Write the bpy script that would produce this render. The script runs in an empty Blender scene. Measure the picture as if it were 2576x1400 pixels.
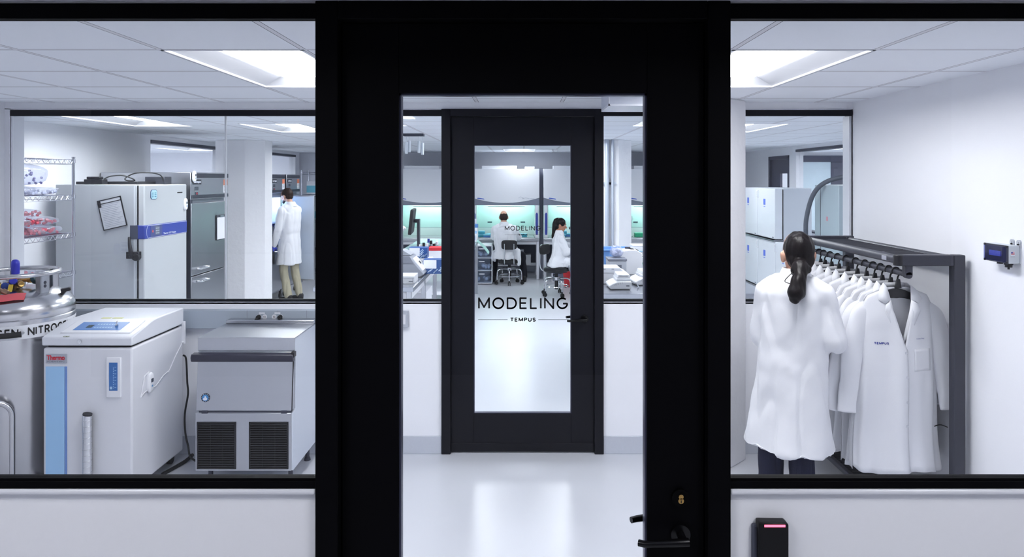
EXPO = 0.40
import bpy, math, random
from mathutils import Vector, Matrix, noise
random.seed(7)
SC = bpy.context.scene
COL = SC.collection
F = 1790.0; CX = 1311.0; CY = 449.0; CAMZ = 1.93
def X(px, Y): return (px-CX)/F*Y
def Z(py, Y): return CAMZ-(py-CY)/F*Y
PI = math.pi
sin, cos = math.sin, math.cos

# ------------------------------------------------------------------ materials
def lin(c):
    c = c/255.0
    return c/12.92 if c <= .04045 else ((c+.055)/1.055)**2.4
def RGB(r, g, b): return (lin(r), lin(g), lin(b), 1)
MATS = {}
def mat(name, col, rough=.5, metal=0, spec=.5, bump=0, bscale=40, stretch=None, var=0, emit=None, estr=0, coat=0):
    if name in MATS: return MATS[name]
    m = bpy.data.materials.new(name); m.use_nodes = True
    nt = m.node_tree; b = nt.nodes['Principled BSDF']
    c = col if len(col) == 4 else RGB(*col)
    b.inputs['Base Color'].default_value = c
    b.inputs['Roughness'].default_value = rough
    b.inputs['Metallic'].default_value = metal
    b.inputs['Specular IOR Level'].default_value = spec
    b.inputs['Coat Weight'].default_value = coat
    if emit:
        b.inputs['Emission Color'].default_value = emit; b.inputs['Emission Strength'].default_value = estr
    if bump or var:
        tc = nt.nodes.new('ShaderNodeTexCoord'); mp = nt.nodes.new('ShaderNodeMapping')
        nt.links.new(tc.outputs['Object'], mp.inputs['Vector'])
        if stretch: mp.inputs['Scale'].default_value = stretch
        n = nt.nodes.new('ShaderNodeTexNoise'); n.inputs['Scale'].default_value = bscale; n.inputs['Detail'].default_value = 3
        nt.links.new(mp.outputs['Vector'], n.inputs['Vector'])
        if bump:
            bp = nt.nodes.new('ShaderNodeBump'); bp.inputs['Strength'].default_value = bump; bp.inputs['Distance'].default_value = .01
            nt.links.new(n.outputs['Fac'], bp.inputs['Height']); nt.links.new(bp.outputs['Normal'], b.inputs['Normal'])
        if var:
            mx = nt.nodes.new('ShaderNodeMix'); mx.data_type = 'RGBA'
            mx.inputs[6].default_value = tuple(x*(1-var) for x in c[:3])+(1,); mx.inputs[7].default_value = tuple(min(1, x*(1+var)) for x in c[:3])+(1,)
            nt.links.new(n.outputs['Fac'], mx.inputs[0]); nt.links.new(mx.outputs[2], b.inputs['Base Color'])
    MATS[name] = m
    return m
def glass(name, tint, refl=1.0, rough=0.0):
    m = bpy.data.materials.new(name); m.use_nodes = True; nt = m.node_tree
    nt.nodes.remove(nt.nodes['Principled BSDF']); out = nt.nodes['Material Output']
    tr = nt.nodes.new('ShaderNodeBsdfTransparent'); tr.inputs['Color'].default_value = tint
    gl = nt.nodes.new('ShaderNodeBsdfGlossy'); gl.inputs['Roughness'].default_value = rough
    fr = nt.nodes.new('ShaderNodeFresnel'); fr.inputs['IOR'].default_value = 1.5
    ge = nt.nodes.new('ShaderNodeNewGeometry')
    inv = nt.nodes.new('ShaderNodeMath'); inv.operation = 'SUBTRACT'; inv.inputs[0].default_value = refl
    nt.links.new(ge.outputs['Backfacing'], inv.inputs[1])
    cl = nt.nodes.new('ShaderNodeMath'); cl.operation = 'MAXIMUM'; cl.inputs[1].default_value = 0
    nt.links.new(inv.outputs[0], cl.inputs[0])
    mu = nt.nodes.new('ShaderNodeMath'); mu.operation = 'MULTIPLY'
    nt.links.new(fr.outputs[0], mu.inputs[0]); nt.links.new(cl.outputs[0], mu.inputs[1])
    mx = nt.nodes.new('ShaderNodeMixShader')
    nt.links.new(mu.outputs[0], mx.inputs[0]); nt.links.new(tr.outputs[0], mx.inputs[1]); nt.links.new(gl.outputs[0], mx.inputs[2])
    nt.links.new(mx.outputs[0], out.inputs['Surface'])
    MATS[name] = m; return m
def emis(name, col, s):
    m = bpy.data.materials.new(name); m.use_nodes = True; nt = m.node_tree
    nt.nodes.remove(nt.nodes['Principled BSDF']); e = nt.nodes.new('ShaderNodeEmission')
    e.inputs[0].default_value = col; e.inputs[1].default_value = s
    nt.links.new(e.outputs[0], nt.nodes['Material Output'].inputs['Surface'])
    MATS[name] = m; return m

WHITE = mat('white_wall_paint', (243, 244, 249), .6, bump=.03, bscale=60, var=.008)
COLW = mat('rough_white_concrete', (240, 240, 243), .7, bump=.5, bscale=18, var=.03)
CEILM = None
FLOORM = mat('pale_epoxy_floor', (203, 205, 212), .3, var=.02, bscale=3, bump=.02)
COVE = mat('grey_cove_base', (196, 200, 210), .45, var=.04, bscale=90)
BLACK = mat('black_frame_paint', (.0014, .0014, .0024, 1), .6, spec=.06)
BLACK2 = mat('hazed_black_frame', (.006, .0062, .0105, 1), .55, spec=.18)  # inner frames: haze of the glass in front put into a lighter black
BLACKP = mat('black_plastic', (24, 24, 30), .45, bump=.03, bscale=120)
BLACKR = mat('black_rubber', (16, 16, 19), .6, bump=.05, bscale=100)
DKGREY = mat('dark_grey_metal', (64, 66, 80), .45, .3, bump=.04, bscale=150)
RACKM = mat('charcoal_rack_paint', (56, 57, 68), .45, .15, bump=.08, bscale=90, var=.1)
STEEL = mat('brushed_stainless', (188, 190, 196), .3, 1, bump=.06, bscale=30, stretch=(1, 1, 30), var=.06)
STEELH = mat('brushed_stainless_across', (196, 198, 204), .28, 1, bump=.05, bscale=25, stretch=(20, 1, 1), var=.05)
POLISH = mat('polished_stainless', (208, 208, 211), .23, 1, bump=.02, bscale=12, var=.04)
CHROME = mat('chrome', (225, 226, 230), .12, 1)
CHROMEW = mat('chrome_wire', (190, 192, 200), .25, 1)
WPLAST = mat('white_plastic', (232, 233, 238), .38, bump=.015, bscale=80)
WENAM = mat('white_enamel', (225, 227, 234), .3, bump=.015, bscale=50, var=.01)
LGREY = mat('light_grey_enamel', (222, 223, 229), .42, bump=.02, bscale=70, var=.02)
MGREY = mat('mid_grey_plastic', (140, 144, 155), .45, bump=.03, bscale=90)
FRZSIDE = mat('grey_freezer_side', (172, 177, 183), .4, bump=.02, bscale=60)
BSCG = mat('grey_cabinet_band', (120, 125, 142), .4, bump=.02, bscale=60)
NAVY = mat('navy_trim', (44, 62, 150), .4, bump=.02, bscale=60)
BLUEP = mat('blue_panel', (78, 130, 196), .35, bump=.02, bscale=60)
SKYB = mat('sky_blue_panel', (160, 202, 240), .4, bump=.02, bscale=60)
RED = mat('red_plastic', (206, 42, 52), .4, bump=.02, bscale=60)
REDTAG = mat('red_tag_card', (226, 96, 104), .6, bump=.02, bscale=60)
YELL = mat('yellow_plastic', (222, 190, 60), .45, bump=.02, bscale=60)
TEALP = mat('teal_plastic', (60, 160, 186), .4, bump=.02, bscale=60)
GREENP = mat('green_plastic', (40, 176, 130), .4, bump=.02, bscale=60)
DTEAL = mat('dark_teal_plastic', (28, 74, 88), .4, bump=.02, bscale=60)
BRASS = mat('brass', (196, 158, 96), .3, 1, bump=.03, bscale=80)
BRONZE = mat('bronze_fitting', (176, 140, 116), .3, 1, bump=.03, bscale=80)
SKIN = mat('skin', (205, 158, 136), .5, bump=.03, bscale=60, var=.05)
SKIN2 = mat('tan_skin', (178, 124, 100), .5, bump=.03, bscale=60, var=.05)
HAIRB = mat('dark_brown_hair', (17, 12, 14), .42, spec=.22, bump=.12, bscale=30, stretch=(5, 5, .5), var=.25)
HAIRM = mat('brown_hair', (46, 34, 31), .55, spec=.2, bump=.12, bscale=30, stretch=(5, 5, 1), var=.25)
CLOTH = mat('white_coat_cotton', (228, 229, 234), .8, spec=.2, bump=.12, bscale=500, var=.01)
JEANS = mat('dark_navy_denim', (24, 27, 50), .8, spec=.2, bump=.2, bscale=300, var=.15)
KHAKI = mat('khaki_twill', (170, 164, 142), .8, spec=.2, bump=.15, bscale=250, var=.05)
BLKCL = mat('black_trouser_cloth', (24, 25, 34), .8, spec=.2, bump=.15, bscale=250, var=.1)
GLOVE = mat('blue_nitrile', (62, 74, 190), .45, bump=.05, bscale=100)
PAPER = mat('white_paper', (234, 236, 242), .7, bump=.02, bscale=100)
MINT = mat('mint_paper', (166, 214, 204), .6, bump=.02, bscale=100)
CARD = mat('blue_box_card', (36, 78, 140), .5, bump=.02, bscale=60)
CREAM = mat('cream_plastic', (216, 214, 202), .5, bump=.02, bscale=60)
INK = mat('black_vinyl_lettering', (12, 12, 16), .5)
INKB = mat('blue_embroidery', (40, 58, 150), .7)
INKW = mat('white_print', (225, 228, 240), .5)
INKR = mat('red_print', (196, 40, 56), .5)
INKG = mat('grey_print', (110, 116, 128), .5)
TEALDIM = mat('teal_display', (70, 170, 190), .3, emit=RGB(70, 190, 210), estr=.25)
GLASS = glass('clear_glass', (.968, .975, .979, 1), .8)
GLASSD = glass('door_glass', (.97, .98, .985, 1), .5)
SASH = glass('green_tinted_glass', (.87, .985, .965, 1), .8)
CLEARP = glass('clear_plastic_film', (.86, .88, .94, 1), .9, .15)
def frost(m, k, col):
    nt = m.node_tree; out = nt.nodes['Material Output']; src = out.inputs['Surface'].links[0].from_socket
    df = nt.nodes.new('ShaderNodeBsdfDiffuse'); df.inputs[0].default_value = col; mx = nt.nodes.new('ShaderNodeMixShader'); mx.inputs[0].default_value = k
    nt.links.new(src, mx.inputs[1]); nt.links.new(df.outputs[0], mx.inputs[2]); nt.links.new(mx.outputs[0], out.inputs['Surface'])
frost(CLEARP, .17, RGB(214, 217, 232))
CLEARB = glass('blue_clear_plastic', (.35, .55, .85, 1), .9, .1)
CLEARG = glass('frosted_clear_plastic', (.80, .84, .90, 1), .9, .2)
COVERB = glass('smoked_blue_cover', (.52, .55, .80, 1), .8, .05)
TROFL = emis('lamp_diffuser', (.985, .985, 1, 1), 21.0)
TROFB = emis('lab_lamp_diffuser', (.97, .985, 1, 1), 24.0)
TROFA = emis('lab_lamp_diffuser_side', (.96, .985, 1, 1), 21.0)
TROFD = emis('lab_lamp_diffuser_dim', (.97, .985, 1, 1), 12.0)
TROFC = emis('corridor_lamp_diffuser', (.98, .98, 1, 1), 25.0)
TUBE = emis('cabinet_lamp', (.93, 1, .985, 1), 58.0)
FRLAMP = emis('fridge_lamp', (.40, .62, 1, 1), 90.0)
REDLED = emis('red_led', (1, .13, .22, 1), 2.2)

def ceiling_mat(name, x0, sx, y0, sy, base=(243, 246, 252)):
    """tiles with thin grid bars, laid out in object space"""
    m = bpy.data.materials.new(name); m.use_nodes = True; nt = m.node_tree; b = nt.nodes['Principled BSDF']
    b.inputs['Roughness'].default_value = .85; b.inputs['Specular IOR Level'].default_value = .2
    tc = nt.nodes.new('ShaderNodeTexCoord'); se = nt.nodes.new('ShaderNodeSeparateXYZ'); nt.links.new(tc.outputs['Object'], se.inputs[0])
    def M(op, a, bb=None):
        n = nt.nodes.new('ShaderNodeMath'); n.operation = op
        for i, v in enumerate((a, bb)):
            if v is None: continue
            if isinstance(v, (int, float)): n.inputs[i].default_value = v
            else: nt.links.new(v, n.inputs[i])
        return n.outputs[0]
    def dist(o, c0, s): return M('PINGPONG', M('SUBTRACT', o, c0), s/2)   # distance to the nearest grid line
    dx = dist(se.outputs[0], x0, sx); dy = dist(se.outputs[1], y0, sy)
    d = M('MINIMUM', dx, dy)
    bar = M('LESS_THAN', d, .011)
    edge = M('MULTIPLY', M('LESS_THAN', d, .0135), M('GREATER_THAN', d, .0105))
    n = nt.nodes.new('ShaderNodeTexNoise'); n.inputs['Scale'].default_value = 120; nt.links.new(tc.outputs['Object'], n.inputs['Vector'])
    def mix(f, a, bb):
        x = nt.nodes.new('ShaderNodeMix'); x.data_type = 'RGBA'; nt.links.new(f, x.inputs[0])
        for i, v in ((6, a), (7, bb)):
            if isinstance(v, tuple): x.inputs[i].default_value = v
            else: nt.links.new(v, x.inputs[i])
        return x.outputs[2]
    t = mix(n.outputs['Fac'], RGB(*(c-3 for c in base)), RGB(*(c+3 for c in base)))
    t = mix(bar, t, RGB(226, 226, 232)); t = mix(edge, t, RGB(92, 96, 108))
    nt.links.new(t, b.inputs['Base Color'])
    bp = nt.nodes.new('ShaderNodeBump'); bp.inputs['Strength'].default_value = .08; nt.links.new(n.outputs['Fac'], bp.inputs['Height']); nt.links.new(bp.outputs[0], b.inputs['Normal'])
    MATS[name] = m; return m

# ------------------------------------------------------------------ mesh building
class MB:
    def __init__(s): s.v = []; s.f = []; s.mi = []; s.mats = []; s.cur = 0
    def use(s, m):
        if m not in s.mats: s.mats.append(m)
        s.cur = s.mats.index(m); return s
    def add(s, vs, fs):
        o = len(s.v); s.v.extend(Vector(p) for p in vs)
        for f in fs: s.f.append([i+o for i in f]); s.mi.append(s.cur)
        return s
    def box(s, x0, x1, y0, y1, z0, z1):
        if x0 > x1: x0, x1 = x1, x0
        if y0 > y1: y0, y1 = y1, y0
        if z0 > z1: z0, z1 = z1, z0
        return s.add([(x0, y0, z0), (x1, y0, z0), (x1, y1, z0), (x0, y1, z0), (x0, y0, z1), (x1, y0, z1), (x1, y1, z1), (x0, y1, z1)],
                     [(0, 3, 2, 1), (4, 5, 6, 7), (0, 1, 5, 4), (1, 2, 6, 5), (2, 3, 7, 6), (3, 0, 4, 7)])
    def obox(s, c, ax, ay, az):     # oriented box: centre and three half vectors
        c, ax, ay, az = Vector(c), Vector(ax), Vector(ay), Vector(az)
        P = [c+ax*i+ay*j+az*k for k in (-1, 1) for (i, j) in ((-1, -1), (1, -1), (1, 1), (-1, 1))]
        return s.add(P, [(0, 3, 2, 1), (4, 5, 6, 7), (0, 1, 5, 4), (1, 2, 6, 5), (2, 3, 7, 6), (3, 0, 4, 7)])
    def loft(s, rings, cap=True, close=True):
        n = len(rings[0]); o = []; fs = []
        vs = [p for r in rings for p in r]
        for i in range(len(rings)-1):
            for j in range(n if close else n-1):
                k = (j+1) % n
                fs.append((i*n+j, i*n+k, (i+1)*n+k, (i+1)*n+j))
        if cap:
            fs.append(tuple(reversed(range(n)))); fs.append(tuple((len(rings)-1)*n+j for j in range(n)))
        return s.add(vs, fs)
    def cyl(s, a, b, r0, r1=None, seg=16, cap=True):
        r1 = r0 if r1 is None else r1
        a, b = Vector(a), Vector(b); d = (b-a).normalized(); u = d.orthogonal().normalized(); w = d.cross(u)
        R = [[p+(u*cos(t)+w*sin(t))*r for t in [2*PI*i/seg for i in range(seg)]] for p, r in ((a, r0), (b, r1))]
        return s.loft(R, cap)
    def tube(s, pts, r, seg=8, cap=True, closed=False):
        pts = [Vector(p) for p in pts]; n = len(pts)
        rr = r if isinstance(r, (list, tuple)) else [r]*n
        T = []
        for i in range(n):
            if closed: t = pts[(i+1) % n]-pts[i-1]
            else: t = pts[min(i+1, n-1)]-pts[max(i-1, 0)]
            T.append(t.normalized() if t.length > 1e-9 else Vector((0, 0, 1)))
        u = T[0].orthogonal().normalized(); rings = []
        for i in range(n):
            u = (u-T[i]*u.dot(T[i]))
            u = u.normalized() if u.length > 1e-6 else T[i].orthogonal().normalized()
            w = T[i].cross(u)
            rings.append([pts[i]+(u*cos(2*PI*k/seg)+w*sin(2*PI*k/seg))*rr[i] for k in range(seg)])
        if closed:
            vs = [p for q in rings for p in q]; fs = []
            for i in range(n):
                i2 = (i+1) % n
                for j in range(seg):
                    k = (j+1) % seg
                    fs.append((i*seg+j, i*seg+k, i2*seg+k, i2*seg+j))
            return s.add(vs, fs)
        return s.loft(rings, cap)
    def lathe(s, prof, c=(0, 0, 0), seg=48, cap=True):
        rings = [[(c[0]+r*cos(2*PI*i/seg), c[1]+r*sin(2*PI*i/seg), c[2]+z) for i in range(seg)] for r, z in prof]
        return s.loft(rings, cap)
    def ell(s, c, rx, ry=None, rz=None, ax=None, seg=16, rings=10):
        ry = rx if ry is None else ry; rz = rx if rz is None else rz
        A = ax or (Vector((1, 0, 0)), Vector((0, 1, 0)), Vector((0, 0, 1))); c = Vector(c)
        R = []
        for i in range(1, rings):
            t = PI*i/rings
            R.append([c+A[0]*(rx*sin(t)*cos(2*PI*j/seg))+A[1]*(ry*sin(t)*sin(2*PI*j/seg))-A[2]*(rz*cos(t)) for j in range(seg)])
        vs = [p for r in R for p in r]; fs = []
        for i in range(len(R)-1):
            for j in range(seg):
                k = (j+1) % seg; fs.append((i*seg+j, i*seg+k, (i+1)*seg+k, (i+1)*seg+j))
        b = len(vs); vs += [c-A[2]*rz, c+A[2]*rz]
        for j in range(seg):
            k = (j+1) % seg; fs.append((b, k, j)); fs.append((b+1, (len(R)-1)*seg+j, (len(R)-1)*seg+k))
        return s.add(vs, fs)
    def prism(s, poly, axis, a, b):    # 2-D outline pushed along an axis; axis y: (x,z), x: (y,z), z: (x,y)
        def P(p, t): return {'y': (p[0], t, p[1]), 'x': (t, p[0], p[1]), 'z': (p[0], p[1], t)}[axis]
        return s.loft([[P(p, a) for p in poly], [P(p, b) for p in poly]])
    def limb(s, pts, rad, seg=12):
        pts = [Vector(p) for p in pts]
        for i in range(len(pts)-1):
            if (pts[i+1]-pts[i]).length > 1e-5: s.cyl(pts[i], pts[i+1], rad[i], rad[i+1], seg)
        for p, r in zip(pts, rad): s.ell(p, r, seg=seg, rings=8)
        return s
    def mesh(s, name):
        me = bpy.data.meshes.new(name); me.from_pydata([tuple(p) for p in s.v], [], s.f)
        for m in s.mats: me.materials.append(m)
        if s.mats: me.polygons.foreach_set('material_index', s.mi)
        me.validate(); return me
    def build(s, name, m, parent=None, smooth=40, bevel=0, bseg=2, world=False, fix=True):
        if not s.mats: s.mats = [m]
        if world and parent is not None:
            o = root_of(parent).location
            s.v = [p-o for p in s.v]
        me = s.mesh(name)
        return finish(me, name, parent, smooth, bevel, bseg, fix)
def fixn(me):
    import bmesh
    bm = bmesh.new(); bm.from_mesh(me); bmesh.ops.recalc_face_normals(bm, faces=bm.faces); bm.to_mesh(me); bm.free()
def finish(me, name, parent, smooth=40, bevel=0, bseg=2, fix=True):
    if fix: fixn(me)
    if smooth:
        me.polygons.foreach_set('use_smooth', [True]*len(me.polygons)); me.set_sharp_from_angle(angle=math.radians(smooth))
    ob = bpy.data.objects.new(name, me); COL.objects.link(ob)
    if parent is not None: ob.parent = parent
    if bevel:
        b = ob.modifiers.new('edge', 'BEVEL'); b.width = bevel; b.segments = bseg; b.limit_method = 'ANGLE'; b.angle_limit = math.radians(35)
    return ob
def root_of(o):
    while o.parent is not None: o = o.parent
    return o
def fuse(mb, voxel, smooth=6, factor=.5, fn=None):
    """closed shapes merged into one continuous skin; fn moves each vertex (p, n) -> p"""
    me = mb.mesh('fuse'); fixn(me)
    ob = bpy.data.objects.new('fuse', me); COL.objects.link(ob)
    r = ob.modifiers.new('r', 'REMESH'); r.mode = 'VOXEL'; r.voxel_size = voxel
    if smooth:
        q = ob.modifiers.new('s', 'SMOOTH'); q.iterations = smooth; q.factor = factor
    dg = bpy.context.evaluated_depsgraph_get(); dg.update()
    out = bpy.data.meshes.new_from_object(ob.evaluated_get(dg), depsgraph=dg)
    bpy.data.objects.remove(ob); bpy.data.meshes.remove(me)
    out.materials.clear()
    if fn:
        N = [v.normal.copy() for v in out.vertices]
        for v, n in zip(out.vertices, N): v.co = fn(v.co, n)
    return out
def fused(mb, name, m, parent, voxel, smooth=6, fn=None, world=False):
    if world:
        o = root_of(parent).location
        mb.v = [p-o for p in mb.v]
    me = fuse(mb, voxel, smooth, .5, fn); me.name = name; me.materials.append(m)
    me.polygons.foreach_set('use_smooth', [True]*len(me.polygons))
    return finish(me, name, parent, 0, fix=False)

def thing(name, label, cat, loc=(0, 0, 0), rz=0, group=None):
    o = bpy.data.objects.new(name, None); COL.objects.link(o); o.empty_display_size = .05
    o.location = loc; o.rotation_euler = (0, 0, rz); o['label'] = label; o['category'] = cat
    if group: o['group'] = group
    return o
def tag(o, label, cat, group=None):
    o['label'] = label; o['category'] = cat
    if group: o['group'] = group
    return o
def struct(o): o['kind'] = 'structure'; return o
def copy_tree(o, parent=None):
    c = o.copy(); COL.objects.link(c)
    if parent is not None: c.parent = parent
    for ch in list(o.children): copy_tree(ch, c)
    return c
def lettering(s, name, m, parent, w, h, loc, rot=(0, 0, 0), depth=.0008, bold=0, italic=0, wrap=None):
    """flat raised lettering, w wide and h high, centred at loc, facing -Y before rot; wrap bends it round a cylinder"""
    cu = bpy.data.curves.new(name, 'FONT'); cu.body = s; cu.size = 1;  cu.shear = italic; cu.resolution_u = 4; cu.extrude = .0
    ob = bpy.data.objects.new(name, cu); COL.objects.link(ob)
    dg = bpy.context.evaluated_depsgraph_get(); dg.update()
    me = bpy.data.meshes.new_from_object(ob.evaluated_get(dg), depsgraph=dg)
    bpy.data.objects.remove(ob); bpy.data.curves.remove(cu)
    xs = [v.co.x for v in me.vertices]; ys = [v.co.y for v in me.vertices]
    x0, x1, y0, y1 = min(xs), max(xs), min(ys), max(ys)
    R = Matrix.LocRotScale(None, __import__('mathutils').Euler(rot), None)
    for v in me.vertices:
        x = (v.co.x-x0)/(x1-x0)*w-w/2; z = (v.co.y-y0)/(y1-y0)*h-h/2
        if wrap:     # (centre, radius, start angle at the middle of the word)
            c, r, a = wrap; t = a+x/r
            v.co = Vector((c[0]+r*cos(t), c[1]+r*sin(t), c[2]+z))
        else: v.co = R @ Vector((x, 0, z))+Vector(loc)
    me.name = name; me.materials.clear(); me.materials.append(m)
    if bold:      # heavier strokes: the same outline laid again a hair to each side
        q = MB(); base = [v.co.copy() for v in me.vertices]; fs = [list(f.vertices) for f in me.polygons]; e = bold*h/2
        for k, (dx, dz) in enumerate(((-e, -e), (e, -e), (-e, e), (e, e))):
            off = R @ Vector((dx, -.00012*(k+1), dz)) if not wrap else Vector((-sin(wrap[2])*dx, cos(wrap[2])*dx, dz))
            q.add([b+off for b in base], fs)
        bpy.data.meshes.remove(me); me = q.mesh(name); me.materials.append(m)
    return finish(me, name, parent, 0, fix=False)

# a plain monoline alphabet for the signs: strokes in a unit-high box
def arc_(cx, cy, rx, ry, a0, a1, n=14): return [(cx+rx*cos(math.radians(a0+(a1-a0)*k/n)), cy+ry*sin(math.radians(a0+(a1-a0)*k/n))) for k in range(n+1)]
GLYPH = {
 'M': (.92, [[(0, 0), (0, 1), (.46, .12), (.92, 1), (.92, 0)]]),
 'O': (.92, [arc_(.46, .5, .46, .5, 90, 450, 32)]),
 'D': (.78, [[(.32, 1), (0, 1), (0, 0), (.32, 0)]+arc_(.32, .5, .46, .5, -90, 90)]),
 'E': (.58, [[(.58, 1), (0, 1), (0, 0), (.58, 0)], [(0, .52), (.52, .52)]]),
 'L': (.54, [[(0, 1), (0, 0), (.54, 0)]]),
 'I': (.0, [[(0, 0), (0, 1)]]),
 'N': (.76, [[(0, 0), (0, 1), (.76, 0), (.76, 1)]]),
 'G': (.86, [arc_(.45, .5, .45, .5, 48, 342, 26)+[(.87, .47), (.5, .47)]]),
 'T': (.72, [[(0, 1), (.72, 1)], [(.36, 1), (.36, 0)]]),
 'P': (.6, [[(0, 0), (0, 1), (.32, 1)]+arc_(.32, .74, .28, .26, 90, -90)+[(0, .48)]]),
 'U': (.72, [[(0, 1), (0, .34)]+arc_(.36, .34, .36, .34, 180, 360)+[(.72, 1)]]),
 'S': (.6, [arc_(.31, .745, .27, .255, 30, 270, 16)+arc_(.31, .25, .29, .25, 90, -150, 16)]),
 'R': (.66, [[(0, 0), (0, 1), (.34, 1)]+arc_(.34, .74, .28, .26, 90, -90)+[(0, .48)], [(.32, .48), (.66, 0)]]),
}
def sign(word, name, m, parent, w, h, loc, wt=.1, gap=.3, rz=0, wrap=None):
    """word w wide and h high centred at loc, facing -Y before rz; wt is the stroke weight as a share of the height"""
    q = MB(); x = wt/2; segs = []
    for ch in word:
        gw, strokes = GLYPH[ch]
        for st in strokes: segs.append([(x+a, wt/2+b*(1-wt)) for a, b in st])
        x += gw+gap+wt
    tot = x-gap-wt/2; sx = w/tot; hw = wt/2
    def put(u, v):
        X_, Z_ = u*sx-w/2, v*h-h/2
        if wrap:
            c, r, a = wrap; t = a+X_/r; return (c[0]+r*cos(t), c[1]+r*sin(t), c[2]+Z_)
        return (loc[0]+X_*cos(rz), loc[1]+X_*sin(rz), loc[2]+Z_)
    for st in segs:
        for (a, b), (c, d) in zip(st, st[1:]):
            L = math.hypot(c-a, d-b)
            if L < 1e-6: continue
            nx, ny = -(d-b)/L*hw, (c-a)/L*hw; ex, ey = (c-a)/L*hw*.0, (d-b)/L*hw*.0
            n = 4 if (wrap and L > .3) else 1
            for k in range(n):
                p0 = (a+(c-a)*k/n, b+(d-b)*k/n); p1 = (a+(c-a)*(k+1)/n, b+(d-b)*(k+1)/n)
                q.add([put(p0[0]+nx, p0[1]+ny), put(p0[0]-nx, p0[1]-ny), put(p1[0]-nx, p1[1]-ny), put(p1[0]+nx, p1[1]+ny)], [(0, 1, 2, 3)])
        for (a, b) in st[1:-1]:
            q.add([put(a+hw*cos(2*PI*k/10), b+hw*sin(2*PI*k/10)) for k in range(10)], [tuple(range(10))])
        if len(st) > 2 and math.hypot(st[0][0]-st[-1][0], st[0][1]-st[-1][1]) < .01:
            a, b = st[0]; q.add([put(a+hw*cos(2*PI*k/10), b+hw*sin(2*PI*k/10)) for k in range(10)], [tuple(range(10))])
    me = q.mesh(name); me.materials.clear(); me.materials.append(m)
    return finish(me, name, parent, 0, fix=False)
def smoothpath(P, n=6):
    P = [Vector(p) for p in P]; out = []
    for i in range(len(P)-1):
        a, b, c, d = P[max(0, i-1)], P[i], P[i+1], P[min(len(P)-1, i+2)]
        for k in range(n):
            t = k/n; out.append(.5*((2*b)+(c-a)*t+(2*a-5*b+4*c-d)*t*t+(3*b-a-3*c+d)*t**3))
    return out+[P[-1]]
# ------------------------------------------------------------------ camera and render look
cam = bpy.data.cameras.new('camera'); co = bpy.data.objects.new('camera', cam); COL.objects.link(co)
co.location = (0, 0, CAMZ); co.rotation_euler = (PI/2, 0, 0)
cam.sensor_width = 36; cam.lens = F/2576*36; cam.shift_x = -(CX-1288)/2576; cam.shift_y = -(700-CY)/2576
cam.clip_start = .05; cam.clip_end = 100
SC.camera = co
SC.view_settings.view_transform = 'Standard'; SC.view_settings.look = 'None'; SC.view_settings.gamma = 1; SC.view_settings.exposure = EXPO
SC.cycles.max_bounces = 12; SC.cycles.diffuse_bounces = 6; SC.cycles.glossy_bounces = 5; SC.cycles.transparent_max_bounces = 24; SC.cycles.use_denoising = True
SC.cycles.sample_clamp_indirect = 6; SC.cycles.caustics_reflective = False
w = bpy.data.worlds.new('world'); SC.world = w; w.use_nodes = True
w.node_tree.nodes['Background'].inputs[0].default_value = (.8, .82, .9, 1); w.node_tree.nodes['Background'].inputs[1].default_value = .05

# ------------------------------------------------------------------ setting
CH = 2.466; YN, YN2 = 1.97, 2.09; YF, YF2 = 5.0, 5.12; LXL, LXR = -4.6, 4.56; YB = 14.76
RXL, RXR = -3.63, 2.33
SILL = 1.077; HEAD = 2.412; HEAD0 = 2.37; RAIL = 1.105
DX0, DX1 = -.565, .575
struct(MB().box(-8.2, 8.2, -3, 15, -.1, 0).build('floor', FLOORM))

def hole_grid(mb, x0, x1, y0, y1, z, holes, up=.08):
    xs = sorted({x0, x1, *[h[0] for h in holes], *[h[1] for h in holes]}); ys = sorted({y0, y1, *[h[2] for h in holes], *[h[3] for h in holes]})
    xs = [x for x in xs if x0 <= x <= x1]; ys = [y for y in ys if y0 <= y <= y1]
    for a, b in zip(xs, xs[1:]):
        for c, d in zip(ys, ys[1:]):
            mx, my = (a+b)/2, (c+d)/2
            if any(h[0] < mx < h[1] and h[2] < my < h[3] for h in holes): continue
            mb.add([(a, c, z), (b, c, z), (b, d, z), (a, d, z)], [(0, 3, 2, 1)])
    return mb
ROOM_L = [(-1.50, -.905, 2.96, 4.16), (.88, 1.475, 2.96, 4.16)]
LAB_L = [(-3.95, -3.35, 6.05, 7.27), (-2.77, -2.17, 6.95, 8.2), (-1.75, -1.15, 6.05, 7.25), (1.12, 1.72, 6.05, 7.25), (2.03, 2.63, 6.95, 8.2),
         (-.33, .27, 12.8, 14.0), (-.9, -.3, 8.4, 9.6), (.35, .95, 8.4, 9.6), (2.5, 3.1, 10.6, 11.8), (-2.9, -2.3, 10.6, 11.8)]  # last four lamps are unseen fill, added to brighten the lab
hg = hole_grid(MB(), RXL-.1, RXR+.1, YN2-.06, YF+.06, CH, ROOM_L)
c = struct(hg.build('ceiling', ceiling_mat('room_ceiling_tiles', -.905, .595, 2.96, .6), smooth=0, fix=False))
hg = hole_grid(MB(), LXL-.1, LXR+.1, YF+.06, YB+.1, CH, LAB_L)
c2 = struct(hg.build('ceiling_lab', ceiling_mat('lab_ceiling_tiles', -1.15, .6, 6.05, .6, (240, 244, 250)), smooth=0, fix=False))

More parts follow.
